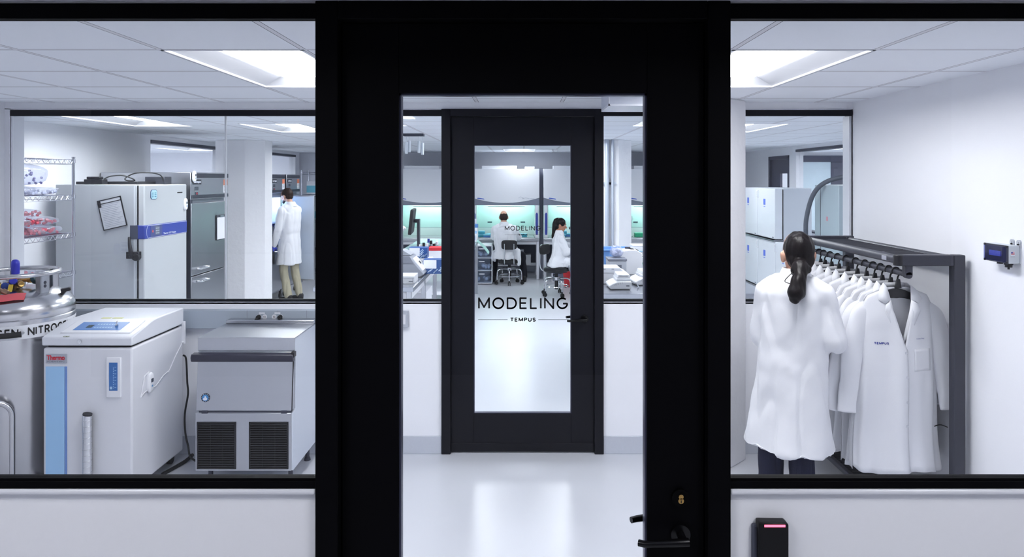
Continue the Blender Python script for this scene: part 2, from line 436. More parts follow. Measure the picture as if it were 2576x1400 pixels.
# corridor side
mb = MB().box(-4.2, DX0, YN, YN2, 0, 1.045).box(DX1, 4.2, YN, YN2, 0, 1.045).box(-4.2, DX0, YN, YN+.03, 1.04, 1.077).box(DX1, 4.2, YN, YN+.03, 1.04, 1.077).box(-4.2, 4.2, YN, YN2, HEAD+.005, 3.0)
struct(mb.build('wall_front', WHITE, bevel=.004))
struct(MB().box(-4.2, DX0, YN-.018, YN+.02, SILL-.016, SILL).build('trim_1', WENAM, bevel=.006))
struct(MB().box(DX1, 4.2, YN-.018, YN+.02, SILL-.016, SILL).build('trim_2', WENAM, bevel=.006))
struct(MB().box(-4.2, 4.2, 1.42, YN-.0005, 2.47, 2.999).build('added_soffit', mat('shading_soffit_grey', (150, 150, 162), .7), bevel=.004))  # unseen soffit added to shade the wall strip above the header
struct(MB().box(-4.3, -4.2, -3, YN2, 0, 3).build('wall_corridor_left', WHITE))
struct(MB().box(4.2, 4.3, -3, YN2, 0, 3).build('wall_corridor_right', WHITE))
struct(MB().box(-4.3, 4.3, -3.1, -3, 0, 3).build('wall_corridor_back', mat('corridor_grey_paint', (120, 122, 132), .7, bump=.03)))
hg = hole_grid(MB(), -4.3, 4.3, -3.1, YN2, 3.0, [(-1.9, -1.3, -.3, .9), (1.3, 1.9, -.3, .9)])
struct(hg.build('ceiling_corridor', ceiling_mat('corridor_ceiling_tiles', -1.9, .6, -.3, .6), smooth=0, fix=False))
# first room
struct(MB().box(RXL-.1, RXL, YN2, YF2, 0, CH+.02).build('wall_left', WHITE))
struct(MB().box(RXR, RXR+.1, YN2, YF2, 0, CH+.02).build('wall_right', WHITE))
WX0, WX1 = -3.586, RXR      # far window span
FDX0, FDX1 = X(1111, YF), X(1518, YF)
mb = MB().box(RXL-1.1, FDX0, YF, YF2, 0, 1.06).box(FDX1, RXR+2.3, YF, YF2, 0, 1.06).box(WX0, FDX0, YF, YF+.03, 1.05, 1.068).box(FDX1, RXR, YF, YF+.03, 1.05, 1.068).box(RXL-1.1, RXR+2.3, YF, YF2, HEAD+.005, CH+.02)
mb.box(RXL-1.1, WX0, YF, YF2, 1.05, HEAD+.01).box(RXR+.0, RXR+2.3, YF, YF2, 1.05, HEAD+.01)
struct(mb.build('wall_back', WHITE))
# lab
mb = MB()
def wall_openings(mb, x0, x1, y0, y1, ops):     # wall along Y with openings (ya, yb, za, zb)
    y = y0
    for ya, yb, za, zb in ops:
        mb.box(x0, x1, y, ya, 0, CH+.02)
        if za > 0: mb.box(x0, x1, ya, yb, 0, za)
        mb.box(x0, x1, ya, yb, zb, CH+.02); y = yb
    mb.box(x0, x1, y, y1, 0, CH+.02); return mb
struct(wall_openings(MB(), LXL-.12, LXL, YF2, YB, [(8.83, 10.88, SILL, HEAD), (12.4, 14.5, SILL, HEAD)]).build('wall_lab_left', WHITE))
struct(wall_openings(MB(), LXR, LXR+.12, YF2, YB, [(9.1, 11.8, SILL, HEAD), (12.1, 13.1, 0, 2.33)]).build('wall_lab_right', WHITE))
struct(MB().box(LXL-.12, LXR+.12, YB, YB+.1, 0, CH+.02).build('wall_lab_back', mat('lab_back_paint', (214, 216, 224), .6, bump=.03, bscale=60)))
# rooms glimpsed beyond the lab windows
mb = MB().box(-8.2, -8.1, 7.8, 15, 0, CH+.05).box(-8.2, -4.72, 7.7, 7.8, 0, CH+.05).box(-8.2, -4.72, 14.9, 15, 0, CH+.05)
struct(mb.build('wall_beyond_left', WHITE))
struct(hole_grid(MB(), -8.2, -4.72, 7.7, 15, CH, [(-6.4, -5.8, 9.2, 10.4), (-6.4, -5.8, 12.4, 13.6), (-7.6, -7.0, 11.0, 12.2)]).build('ceiling_beyond_left', MATS['lab_ceiling_tiles'], smooth=0, fix=False))
mb = MB().box(8.1, 8.2, 8.2, 14.6, 0, CH+.05).box(4.68, 8.2, 8.1, 8.2, 0, CH+.05).box(4.68, 8.2, 14.6, 14.7, 0, CH+.05)
struct(mb.build('wall_beyond_right', WHITE))
struct(hole_grid(MB(), 4.68, 8.2, 8.1, 14.7, CH, [(5.2, 5.8, 9.6, 10.8), (5.2, 5.8, 11.8, 13.0), (6.6, 7.2, 11.8, 13.0)]).build('ceiling_beyond_right', MATS['lab_ceiling_tiles'], smooth=0, fix=False))

# eight-sided concrete columns
def column(name, cx, cy, hw):
    k = hw*math.tan(PI/8)
    poly = [(cx-k, cy-hw), (cx+k, cy-hw), (cx+hw, cy-k), (cx+hw, cy+k), (cx+k, cy+hw), (cx-k, cy+hw), (cx-hw, cy+k), (cx-hw, cy-k)]
    return struct(MB().prism(poly, 'z', 0, CH).build(name, COLW, smooth=0, bevel=.008))
column('column_1', 1.238, 5.016, .305)
column('column_2', 1.2, 10.15, .35)
column('column_3', -3.95, 10.15, .35)

# cove bases
B = .125
struct(MB().box(RXL, FDX0, YF-.008, YF, 0, B).box(FDX1, .936, YF-.008, YF, 0, B).box(1.56, RXR, YF-.008, YF, 0, B).build('baseboard_back', COVE, bevel=.003))
struct(MB().box(RXR-.008, RXR, YN2, YF-.01, 0, B).build('baseboard_right', COVE, bevel=.003))
struct(MB().box(RXL, RXL+.008, YN2, YF-.01, 0, B).build('baseboard_left', COVE, bevel=.003))
struct(MB().box(LXL, LXR, YB-.008, YB, 0, B).build('baseboard_lab', COVE, bevel=.003))

# ------------------------------------------------------------------ glazed partitions and doors
def window(n, x0, x1, y0, z0, z1, joints=(), label=None, m=None):
    """front edge of the rails at y0; sill rail z0..z1"""
    m = m or BLACK
    w = struct(thing('window_%d' % n, label, 'window', ((x0+x1)/2, y0, z0)))
    MB().box(x0, x1, y0, y0+.034, HEAD0, HEAD).build('header_rail', m, w, bevel=.002, world=True)
    r = MB().box(x0, x1, y0, y0+.026, z0, z1-.006).box(x0, x1, y0+.006, y0+.034, z0, z1)
    r.build('sill_rail', m, w, bevel=.0015, world=True)
    xs = [x0, *joints, x1]
    for a, b in zip(xs, xs[1:]):
        MB().box(a+.001, b-.001, y0+.015, y0+.025, z1, HEAD0).build('glass_pane', GLASS, w, smooth=0, world=True)
    for j in joints:
        MB().box(j-.005, j+.005, y0+.012, y0+.028, z1, HEAD0).build('silicone_joint', mat('grey_silicone', (196, 200, 208), .4), w, world=True)
    return w
window(1, -4.2, DX0, YN-.012, 1.077, 1.104, label='wide black framed glass partition left of the near black door')
window(2, DX1, 4.2, YN-.012, 1.077, 1.104, label='black framed glass partition right of the near door, above the card reader')
w3 = window(3, WX0, FDX0, YF-.01, 1.068, 1.084, (X(568, YF+.01),), 'glass partition with a vertical joint left of the inner door', BLACK2)
w4 = window(4, FDX1, .936, YF-.01, 1.068, 1.084, (), 'narrow glass partition between the inner door and the column', BLACK2)
w5 = window(5, 1.541, RXR-.006, YF-.01, 1.068, 1.084, (), 'glass partition between the column and the coat rack wall', BLACK2)
MB().box(WX0-.004, WX0+.01, YF, YF2, RAIL, HEAD0).build('side_jamb', WENAM, w3, world=True)
MB().box(RXR-.02, RXR-.004, YF+.01, YF2-.01, RAIL, HEAD0).build('side_jamb', WENAM, w5, world=True)
def ywindow(n, x0, x1, y0, y1, label):
    w = struct(thing('window_%d' % n, label, 'window', (x0, (y0+y1)/2, SILL))); xm = (x0+x1)/2
    MB().box(x0-.012, x1+.012, y0, y1, HEAD0, HEAD).build('header_rail', DKGREY, w, bevel=.003, world=True)
    MB().box(x0-.012, x1+.012, y0, y1, SILL, RAIL).build('sill_rail', DKGREY, w, bevel=.003, world=True)
    MB().box(xm-.005, xm+.005, y0, y1, RAIL, HEAD0).build('glass_pane', GLASS, w, smooth=0, world=True)
ywindow(6, LXL-.12, LXL, 8.83, 10.88, 'dark headed window in the lab side wall above the white freezer')
ywindow(7, LXL-.12, LXL, 12.4, 14.5, 'dark headed window in the lab wall behind the standing man')
ywindow(8, LXR, LXR+.12, 9.1, 11.8, 'dark headed window in the lab wall behind the incubators')

def door(n, x0, x1, y0, y1, label, BLACK):
    yl0, yl1 = y0+.012, y0+.057                 # leaf
    d = struct(thing('door_%d' % n, label, 'door', ((x0+x1)/2, y0, 0)))
    fw = .063; top = 2.418
    mb = MB().box(x0, x0+fw, y0-.02, y1+.02, 0, top).box(x1-fw, x1, y0-.02, y1+.02, 0, top).box(x0+fw, x1-fw, y0-.0199, y1+.0199, top-fw+.012, top)
    mb.box(x0+fw, x0+fw+.012, yl1, y1, 0, top-fw).box(x1-fw-.012, x1-fw, yl1, y1, 0, top-fw)
    mb.build('door_frame', BLACK, d, bevel=.003, world=True)
    lx0, lx1 = x0+fw+.003, x1-fw-.003; lt = top-fw+.009
    st = .158; gx0, gx1 = lx0+st, lx1-st; gz0, gz1 = .275, 2.168
    mb = MB().box(lx0, gx0, yl0, yl1, .008, lt).box(gx1, lx1, yl0, yl1, .008, lt).box(gx0, gx1, yl0, yl1, .008, gz0).box(gx0, gx1, yl0, yl1, gz1, lt)
    leaf = mb.build('door_leaf', BLACK, d, smooth=0, bevel=.002, world=True)
    e = .006; mb = MB()
    for (a, b, c_, d_) in ((gx0, gx0+e, gz0, gz1), (gx1-e, gx1, gz0, gz1), (gx0, gx1, gz0, gz0+e), (gx0, gx1, gz1-e, gz1)):
        mb.box(a, b, yl0+.008, yl1-.008, c_, d_)
    mb.build('glazing_bead', mat('dark_bead', (70, 72, 92), .3, .6), leaf, world=True)
    ym = (yl0+yl1)/2
    MB().box(gx0+e, gx1-e, ym-.004, ym+.004, gz0+e, gz1-e).build('glass_pane', GLASSD, leaf, smooth=0, world=True)
    MB().box(lx0, lx1, yl0-.006, yl0, .012, .07).build('kick_strip', BLACK, leaf, bevel=.002, world=True)
    # lettering on the glass
    o = d.location; yt = ym-.0045-o.y; gc = (gx0+gx1)/2-o.x
    sign('MODELING', 'lettering', INK, leaf, .252, .0335, (gc, yt, 1.58-o.z), .15, .22)
    sign('TEMPUS', 'lettering', INK, leaf, .072, .0115, (gc, yt, 1.534-o.z), .24, .2)
    mb = MB()
    for s in (-1, 1): mb.box(gc+s*.043, gc+s*.126, yt-.0004, yt, 1.5335, 1.5347)
    mb.build('lettering', INK, leaf, smooth=0)
    # lever handles both sides, lock
    hx = lx1-.067; hz = .944
    for side, yy, dy in (('near', yl0, -1), ('far', yl1, 1)):
        hz2 = hz
        mb = MB().cyl((hx, yy, hz2), (hx, yy+dy*.012, hz2), .027, seg=28).cyl((hx, yy, hz2), (hx, yy+dy*.055, hz2), .011, seg=16)
        mb.tube([(hx+.012, yy+dy*.052, hz2), (hx-.02, yy+dy*.055, hz2), (hx-.06, yy+dy*.055, hz2-.002), (hx-.105, yy+dy*.05, hz2-.006), (hx-.122, yy+dy*.042, hz2-.006)], [.012, .0115, .0105, .0095, .009], 12)
        mb.build('door_handle', mat('black_handle_metal', (14, 14, 18), .25, .4), leaf, world=True)
    if n == 1:
        lk = MB().cyl((hx, yl0, 1.045), (hx, yl0-.01, 1.045), .024, seg=28).build('lock_rose', mat('black_rose_metal', (2, 2, 3), .5, spec=.08), leaf, world=True)
        mb = MB().cyl((hx+.001, yl0-.002, 1.049), (hx+.001, yl0-.0125, 1.049), .0068, seg=20).cyl((hx+.001, yl0-.002, 1.038), (hx+.001, yl0-.0125, 1.038), .0078, seg=20)
        cy = mb.build('lock_cylinder', BRASS, lk, world=True)
        MB().box(hx-.0003, hx+.0023, yl0-.0132, yl0-.012, 1.032, 1.04).build('keyhole', INK, lk, world=True)
    return d
door(1, DX0, DX1, YN, YN2, 'near black door with a long glass pane, brass lock and lettering', BLACK)
door(2, FDX0, FDX1, YF, YF2, 'inner black door seen through the near one, with small lettering', BLACK2)
# dark door in the lab's side wall
d = struct(thing('door_3', 'dark grey door with a narrow pane in the lab wall above the incubators', 'door', (LXR, 12.6, 0)))
DG = mat('dark_door_paint', (62, 64, 84), .5, bump=.02)
MB().box(LXR-.01, LXR+.13, 12.1, 12.16, 0, 2.33).box(LXR-.01, LXR+.13, 13.04, 13.1, 0, 2.33).box(LXR-.01, LXR+.13, 12.1, 13.1, 2.27, 2.33).build('door_frame', DG, d, bevel=.003, world=True)
l = MB().box(LXR+.03, LXR+.075, 12.165, 12.27, .01, 2.265).box(LXR+.03, LXR+.075, 12.62, 13.035, .01, 2.265).box(LXR+.03, LXR+.075, 12.27, 12.62, .01, .9).box(LXR+.03, LXR+.075, 12.27, 12.62, 2.02, 2.265).build('door_leaf', DG, d, world=True)
MB().box(LXR+.048, LXR+.056, 12.27, 12.62, .9, 2.02).build('glass_pane', GLASS, l, smooth=0, world=True)
MB().cyl((LXR+.03, 12.95, .95), (LXR-.02, 12.95, .95), .012).tube([(LXR-.02, 12.96, .95), (LXR-.02, 12.84, .95)], .01).build('door_handle', CHROME, l, world=True)

d = struct(thing('door_4', 'dark framed doorway in the room beyond the window over the incubators', 'door', (6.24, 14.6, 0)))
MB().box(5.73, 6.75, 14.54, 14.6, 2.27, 2.40).box(6.34, 6.75, 14.55, 14.6, 0, 2.27).box(5.66, 5.73, 14.54, 14.6, 0, 2.40).build('door_frame', DG, d, bevel=.003, world=True)
MB().box(5.73, 6.34, 14.57, 14.59, .05, 2.27).build('door_leaf', mat('pale_blue_door', (206, 224, 232), .4), d, world=True)

# ------------------------------------------------------------------ ceiling lights
def troffer(hole, label, group, lens=None, z=CH, first=[None]):
    x0, x1, y0, y1 = hole; cx, cy = (x0+x1)/2, (y0+y1)/2; hx, hy = (x1-x0)/2, (y1-y0)/2
    t = thing('ceiling_light', label, 'ceiling light', (cx, cy, z), 0, group)
    mb = MB(); d = .06; lx, ly = hx*.56, hy*.9
    # sloping reflector pan, open below, with the lens at its top
    o = [(-hx, -hy, 0), (hx, -hy, 0), (hx, hy, 0), (-hx, hy, 0)]
    i_ = [(-lx, -ly, d), (lx, -ly, d), (lx, ly, d), (-lx, ly, d)]
    mb.add(o+i_, [(0, 1, 5, 4), (1, 2, 6, 5), (2, 3, 7, 6), (3, 0, 4, 7), (4, 5, 6, 7)])
    mb.build('reflector', mat('lamp_reflector', (184, 186, 192), .5), t, smooth=0, fix=False)
    e = .012; mb = MB()
    for a, b, c_, d_ in ((-hx, -hx+e, -hy, hy), (hx-e, hx, -hy, hy), (-hx, hx, -hy, -hy+e), (-hx, hx, hy-e, hy)): mb.box(a, b, c_, d_, -.003, .006)
    mb.build('frame', WENAM, t)
    MB().box(-lx+.003, lx-.003, -ly+.003, ly-.003, d-.012, d-.002).build('diffuser', lens or TROFL, t, smooth=0)
    return t
for h, l in zip(ROOM_L, ('recessed ceiling light above the tank and freezer room, left of the door', 'recessed ceiling light over the woman and coat rack')): troffer(h, l, 'ceiling lights of the front room')
LL = ['lab ceiling light above the wire shelf and freezer', 'lab ceiling light to the left above the column with the standing man', 'lab ceiling light just left of the inner door top',
      'lab ceiling light just right of the inner door top', 'lab ceiling light above the stacked incubators', 'lab ceiling light above the bald seated man, seen through the inner door',
      'added lab fill light hidden behind the left of the inner door top, over the benches', 'added lab fill light hidden behind the right of the inner door top, over the benches', 'added lab fill light, out of view before the side door of the lab', 'added lab fill light, out of view behind the standing man and column']
for h, l in zip(LAB_L, LL): troffer(h, l, 'ceiling lights of the lab', TROFA if h in LAB_L[:2] else TROFD if h in (LAB_L[5],) else TROFB)
for h, l in (((-6.4, -5.8, 9.2, 10.4), 'ceiling light in the room beyond the side window over the freezer'), ((-6.4, -5.8, 12.4, 13.6), 'ceiling light in the room beyond the window behind the standing man'),
             ((5.2, 5.8, 9.6, 10.8), 'nearer ceiling light in the room beyond the window over the incubators'), ((5.2, 5.8, 11.8, 13.0), 'farther fill light added in the room beyond the window over the incubators'),
             ((6.6, 7.2, 11.8, 13.0), 'deepest fill light added in the room beyond the window over the incubators'), ((-7.6, -7.0, 11.0, 12.2), 'deepest fill light added in the room beyond the side windows on the left')): troffer(h, l, 'ceiling lights of the rooms beyond', TROFB)  # the farther and deepest ones are added to brighten these rooms
for h, l in (((-1.9, -1.3, -.3, .9), 'corridor ceiling light left of the doorway'), ((1.3, 1.9, -.3, .9), 'corridor ceiling light right of the doorway')): troffer(h, l, 'corridor ceiling lights', TROFC, 3.0)
# ------------------------------------------------------------------ front room, left: nitrogen tank
TX, TY = -3.205, 4.5
t = thing('nitrogen_tank', 'large stainless nitrogen tank with a ring handle and lettered band', 'gas tank', (TX, TY, 0), math.radians(35.4))
R = .33
prof = [(.0, .09), (.26, .09), (.31, .1), (R, .14), (R, 1.075), (R-.004, 1.08), (R-.001, 1.085), (R-.002, 1.135), (.318, 1.165), (.29, 1.195), (.24, 1.222), (.17, 1.24), (.09, 1.25), (0, 1.252)]
MB().lathe(prof, seg=72).build('vessel', POLISH, t, smooth=35)
MB().lathe([(R+.0015, .971), (R+.0015, 1.052), (R-.002, 1.052), (R-.002, .971)], seg=72, cap=False).build('label_band', PAPER, t, smooth=50)
for a in (-54, -111, -168, 3, 60, 117):
    sign('NITROGEN', 'lettering', INK, t, .285, .052, (0, 0, 0), .2, .13, wrap=((0, 0, 1.012), R+.0025, math.radians(a)))
rr = .243; RZ = 1.337
MB().tube([(rr*cos(2*PI*k/64), rr*sin(2*PI*k/64), RZ) for k in range(64)], .0145, 12, closed=True).build('ring_handle', POLISH, t)
for k, a in enumerate((-50, 20, 130, -140)):
    a = math.radians(a); c, s_ = cos(a), sin(a); u = Vector((c, s_, 0)); w_ = Vector((-s_, c, 0)); p = u*(rr-.004)
    mb = MB(); z0, z1 = 1.205, RZ
    zm = (z0+z1)/2
    mb.obox(p+Vector((0, 0, zm)), w_*.034, u*.004, (0, 0, (z1-z0)/2)).obox(p+w_*.03-u*.014+Vector((0, 0, zm)), w_*.004, u*.018, (0, 0, (z1-z0)/2)).obox(p-w_*.03-u*.014+Vector((0, 0, zm)), w_*.004, u*.018, (0, 0, (z1-z0)/2))
    b = mb.build('ring_bracket', STEEL, t, bevel=.002)
    MB().cyl(p+u*.002+Vector((0, 0, zm+.012)), p+u*.0052+Vector((0, 0, zm+.012)), .010, seg=20).cyl(p+u*.002+Vector((0, 0, zm-.01)), p+u*.0052+Vector((0, 0, zm-.01)), .010, seg=20).build('slot', DKGREY, b)
# valves on the dome
hub = MB().cyl((0, 0, 1.245), (0, 0, 1.29), .06, seg=28).cyl((0, 0, 1.29), (0, 0, 1.31), .045, seg=28).build('neck_hub', STEEL, t, bevel=.004)
def valve(name, ang, r, z, m, knob=.024, body=BRASS, tilt=0):
    a = math.radians(ang); u = Vector((cos(a), sin(a), 0)); p = u*r+Vector((0, 0, z))
    mb = MB().cyl(u*.03+Vector((0, 0, z)), p, .013, seg=14).cyl(p-u*.03, p-u*.012, .019, seg=6).cyl(p, p+Vector((0, 0, .03)), .012, seg=12)
    b = mb.build(name+'_body', body, t)
    k = MB().cyl(p+u*.004+Vector((0, 0, .004)), p+u*.026+Vector((0, 0, .012)), knob, knob*.92, seg=10)
    k.build('valve_knob', m, b, bevel=.003)
valve('valve', -125, .135, 1.262, MATS['yellow_plastic'])
valve('valve', -109, .125, 1.262, mat('blue_knob', (50, 80, 170), .35))
valve('valve', -77, .13, 1.268, BRASS, .02)
valve('valve', -36, .12, 1.29, mat('teal_knob', (24, 72, 86), .35), .034)
valve('valve', -93, .1, 1.287, mat('blue_cap', (48, 52, 190), .4), .024)
p = Vector((.005, -.07, 0))
b = MB().cyl(p+Vector((0, 0, 1.25)), p+Vector((0, 0, 1.34)), .012).build('relief_pipe', BRASS, t)
mb = MB().lathe([(0, 1.335), (.023, 1.335), (.024, 1.37), (.024, 1.40), (.021, 1.415), (.012, 1.424), (0, 1.426)], (p.x, p.y, 0), 20)
mb.build('blue_cap', MATS['blue_cap'], b)
b = MB().tube([(-.2, -.18, 1.236), (-.16, -.2, 1.262), (-.12, -.235, 1.245)], .012).cyl((-.13, -.23, 1.25), (-.09, -.245, 1.235), .019, .014, seg=12).build('outlet_fitting', BRONZE, t)
b = MB().tube([(-.1, -.16, 1.25), (-.07, -.2, 1.26), (-.05, -.225, 1.25)], .011).cyl((-.055, -.222, 1.252), (-.03, -.24, 1.24), .018, .014, seg=12).build('outlet_fitting', BRONZE, t)
mb = MB(); mb.obox((-.02, -.19, 1.262), (.012, 0, 0), (0, .002, .0), (.004, .004, .022)); mb.build('yellow_tag', YELL, t)
mb = MB(); N_ = 8
tagv = [[(-.14+.20*i/N_-.012*j, -.225-.02*sin(i/N_*2.5)-.055*j, 1.236-.034*j+.003*sin(i*1.3)) for i in range(N_+1)] for j in (0, 1)]
tagv2 = [[(a, b-.0018, c) for a, b, c in r] for r in tagv]
mb.loft([tagv[0]+tagv[1][::-1], tagv2[0]+tagv2[1][::-1]]); tg = mb.build('red_tag', REDTAG, t)
MB().cyl((.245, -.12, 1.19), (.262, -.13, 1.215), .012).obox((.268, -.135, 1.222), (.026, -.004, .005), (.003, .014, .002), (-.002, 0, .010)).build('fill_cap', BLACKP, t, bevel=.003)
# side handle with black grip, and bent lifting pipe at the front
th = math.radians(-97); u = Vector((cos(th), sin(th), 0))
HX_ = .052
mb = MB().tube([(-.26+HX_, -.27, 1.008), (-.24+HX_, -.352, 1.008), (-.2+HX_, -.372, 1.008), (-.02+HX_, -.376, 1.008), (-.01+HX_, -.328, 1.008)], .009)
h = mb.build('side_handle', STEEL, t)
MB().tube([(-.185+HX_, -.3735, 1.008), (-.09+HX_, -.376, 1.008), (-.03+HX_, -.3765, 1.008), (-.018+HX_, -.376, 1.009)], [.014, .0165, .0165, .019], 14).build('grip', BLACKR, h)
UX_ = .07
pts = [(-.28+UX_, -.36, .62)]+[(-.15+.09*sin(a)-.02+UX_, -.36, .62-.09+.09*cos(a)) for a in [PI/2*k/6 for k in range(7)]]+[(-.08+UX_, -.36, .2), (-.082+UX_, -.355, .12), (-.09+UX_, -.345, .085)]
MB().tube(pts, .015, 12).build('lifting_pipe', POLISH, t)
MB().tube([(-.09+UX_, -.345, .09), (-.105+UX_, -.35, .06), (-.12+UX_, -.35, .05)], [.014, .012, .01]).obox((-.085+UX_, -.345, .07), (.02, 0, 0), (0, .01, 0), (0, 0, .03)).build('pipe_foot', POLISH, t)
mb = MB().cyl((0, 0, .0), (0, 0, .045), .02)
base = MB().lathe([(0, .05), (.3, .05), (.33, .06), (.33, .09), (.3, .1), (0, .1)], seg=48).build('base_ring', STEEL, t)
for k in range(5):
    a = 2*PI*k/5+.4; c_ = Vector((.27*cos(a), .27*sin(a), .03))
    MB().cyl(c_-Vector((0, .012, 0)), c_+Vector((0, .012, 0)), .03, seg=18).box(c_.x-.015, c_.x+.015, c_.y-.014, c_.y+.014, .03, .055).build('caster', BLACKR, base)
MB().obox((.326*cos(-.62), .326*sin(-.62), .92), Vector((-sin(-.62), cos(-.62), 0))*.022, Vector((cos(-.62), sin(-.62), 0))*.003, (0, 0, .03)).build('yellow_sticker', mat('pale_yellow_sticker', (226, 206, 120), .6), t)

# ------------------------------------------------------------------ controlled-rate freezer with slanted lid
FX0, FX1, FY0, FY1 = -2.85, -2.318, 4.24, 4.88
t = thing('lab_freezer', 'white floor freezer with slanted control lid, pale blue stripe and badge', 'freezer', ((FX0+FX1)/2, (FY0+FY1)/2, 0))
def T(o): return o
o = t.location
W = (FX1-FX0)/2; D = (FY1-FY0)/2
b = MB().box(-W, W, -D, D, .07, .922).build('body', LGREY, t, bevel=.012, bseg=3)
MB().box(-W+.02, W-.02, -D+.02, D-.02, .92, .938).build('lid_gasket', BLACKR, t)
lid = MB().prism([(-D-.006, .936), (-D-.008, .985), (-D+.012, .992), (-D+.23, 1.042), (-D+.27, 1.047), (D, 1.047), (D, .936)], 'x', -W-.004, W+.004).build('lid', WENAM, t, bevel=.008, bseg=3)
# slanted panel: point on the slope
def slope(x, s, h=.0): return (x, -D+.012+.218*s, .992+.05*s+h)
def slab(mb, x0, x1, s0, s1, h0, h1):
    P = [slope(x0, s0, h0), slope(x1, s0, h0), slope(x1, s1, h0), slope(x0, s1, h0), slope(x0, s0, h1), slope(x1, s0, h1), slope(x1, s1, h1), slope(x0, s1, h1)]
    return mb.add(P, [(0, 3, 2, 1), (4, 5, 6, 7), (0, 1, 5, 4), (1, 2, 6, 5), (2, 3, 7, 6), (3, 0, 4, 7)])
pn = slab(MB(), -W+.075, W-.035, .14, .95, -.002, .006).build('control_panel', WPLAST, lid, bevel=.004)
slab(MB(), -W+.13, W-.115, .28, .8, .004, .0075).build('keypad', BLUEP, lid, bevel=.001)
slab(MB(), -W+.19, -W+.225, .42, .6, .006, .0082).build('display', mat('dark_display', (34, 60, 70), .2), lid)
for j in range(2):
    mb = MB()
    for i in range(7): slab(mb, -W+.24+.017*i, -W+.25+.017*i, .4+.2*j, .47+.2*j, .006, .0082)
    mb.build('keypad_print', mat('pale_blue_print', (170, 205, 235), .5), lid)
p = Vector(slope(W-.16, .5, .006)); MB().cyl(p, p+Vector((0, -.004, .012)), .009).tube([p+Vector((0, -.004, .01)), p+Vector((0, -.006, .03)), p+Vector((.004, -.004, .036)), p+Vector((.004, -.002, .022))], .0022).build('key', CHROME, lid)
mb = MB()
for x0, x1 in ((-.075, -.015), (-.005, .06)): mb.box(x0, x1, -D+.262, -D+.285, 1.046, 1.0478)
mb.build('yellow_label', mat('yellow_label', (220, 222, 120), .6), lid)
lettering('CRF', 'lettering', mat('olive_print', (110, 120, 70), .5), lid, .035, .008, (-.125, -D-.0012, .9905), (-PI/2+.4, 0, 0), bold=.2)
MB().cyl((-.04, -D-.008, .962), (-.04, -D-.014, .962), .011, seg=20).cyl((-.04, -D-.013, .962), (-.04, -D-.0165, .962), .006, seg=16).build('lid_lock', CHROME, lid)
bd = MB().box(-W+.02, -W+.145, -D-.006, -D, .832, .885).build('badge', mat('silver_badge', (176, 180, 190), .35, .6), t, bevel=.003)
lettering('Thermo', 'lettering', mat('badge_red', (205, 44, 62), .5), bd, .105, .027, (-W+.081, -D-.0068, .866), bold=.1)
lettering('SCIENTIFIC', 'lettering', mat('badge_grey', (88, 92, 102), .5), bd, .105, .009, (-W+.081, -D-.0068, .843))
MB().box(-W+.018, -W+.13, -D-.003, -D, .06, .812).build('blue_stripe', SKYB, t)
MB().box(-W+.133, -W+.145, -D-.0035, -D, .06, .812).build('blue_stripe', mat('mid_blue_stripe', (112, 146, 208), .4), t)
gx = X(288, 4.24)-o.x
fr = MB().box(gx-.044, gx+.044, -D-.012, -D, .63, .868).build('gauge_frame', WPLAST, t, bevel=.004)
MB().box(gx-.025, gx+.025, -D-.0135, -D-.01, .671, .838).build('gauge_panel', mat('gauge_blue', (62, 112, 178), .35), fr)
mb = MB()
for i in range(7): mb.box(gx+.008, gx+.018, -D-.0142, -D-.013, .69+.02*i, .6925+.02*i)
for i in range(12): mb.box(gx-.001, gx+.004, -D-.0142, -D-.013, .685+.0108*i, .689+.0108*i)
mb.box(gx-.02, gx-.006, -D-.0142, -D-.013, .68, .695)
mb.build('gauge_print', MATS['pale_blue_print'], fr)
px_ = X(217, 4.2)-o.x
hd = MB().cyl((px_, -D-.03, .05), (px_, -D-.03, .535), .0245, seg=24).build('tube_handle', CHROME, t)
mb = MB()
for i in range(14): mb.tube([(px_+.025*cos(2*PI*k/20), -D-.03+.025*sin(2*PI*k/20), .06+.034*i+.003*cos(2*PI*k/20)) for k in range(20)], .0012, 5, closed=True)
mb.build('coil_wrap', STEEL, hd)
MB().cyl((px_, -D-.03, .533), (px_+.002, -D-.03, .541), .0255, seg=24).build('end_cap', BLACKP, hd)
for zz in (.1, .45): MB().box(px_-.01, px_+.01, -D-.03, -D+.005, zz, zz+.03).build('handle_bracket', STEEL, hd)
for sx in (-1, 1):
    for sy in (-1, 1):
        c_ = Vector((sx*(W-.06), sy*(D-.06), .034))
        MB().cyl(c_-Vector((.013, 0, 0)), c_+Vector((.013, 0, 0)), .034, seg=20).box(c_.x-.018, c_.x+.018, c_.y-.02, c_.y+.02, .04, .075).build('caster', BLACKR, t)
MB().box(W-.002, W+.02, D-.02, D, .8, .955).build('hinge_cover', LGREY, t, bevel=.004)
# data logger stuck on the freezer's side, its leads
def logger(name, label, c, nrm, up, s=1.0, group=None):
    t = thing(name, label, 'data logger', c); n_ = Vector(nrm); u = Vector(up); r_ = u.cross(n_)
    rings = []
    for h, k in ((0, .92), (.006, 1), (.014, 1), (.021, .9), (.024, .7)):
        rings.append([n_*h*s+r_*(.026*s*k*math.copysign(abs(cos(a))**.7, cos(a)))+u*(.055*s*k*math.copysign(abs(sin(a))**.75, sin(a))) for a in [2*PI*i/32 for i in range(32)]])
    b = MB().loft(rings).build('case', WPLAST, t, smooth=60)
    MB().obox(n_*.0235*s+u*.012*s, r_*.012*s, n_*.0016, u*.010*s).build('display', mat('logger_display', (60, 70, 84), .3), b)
    MB().obox(n_*.0235*s-u*.018*s, r_*.007*s, n_*.0016, u*.005*s).build('button', mat('logger_button', (90, 140, 180), .4), b)
    return t
ly = FX1*F/(362-CX)
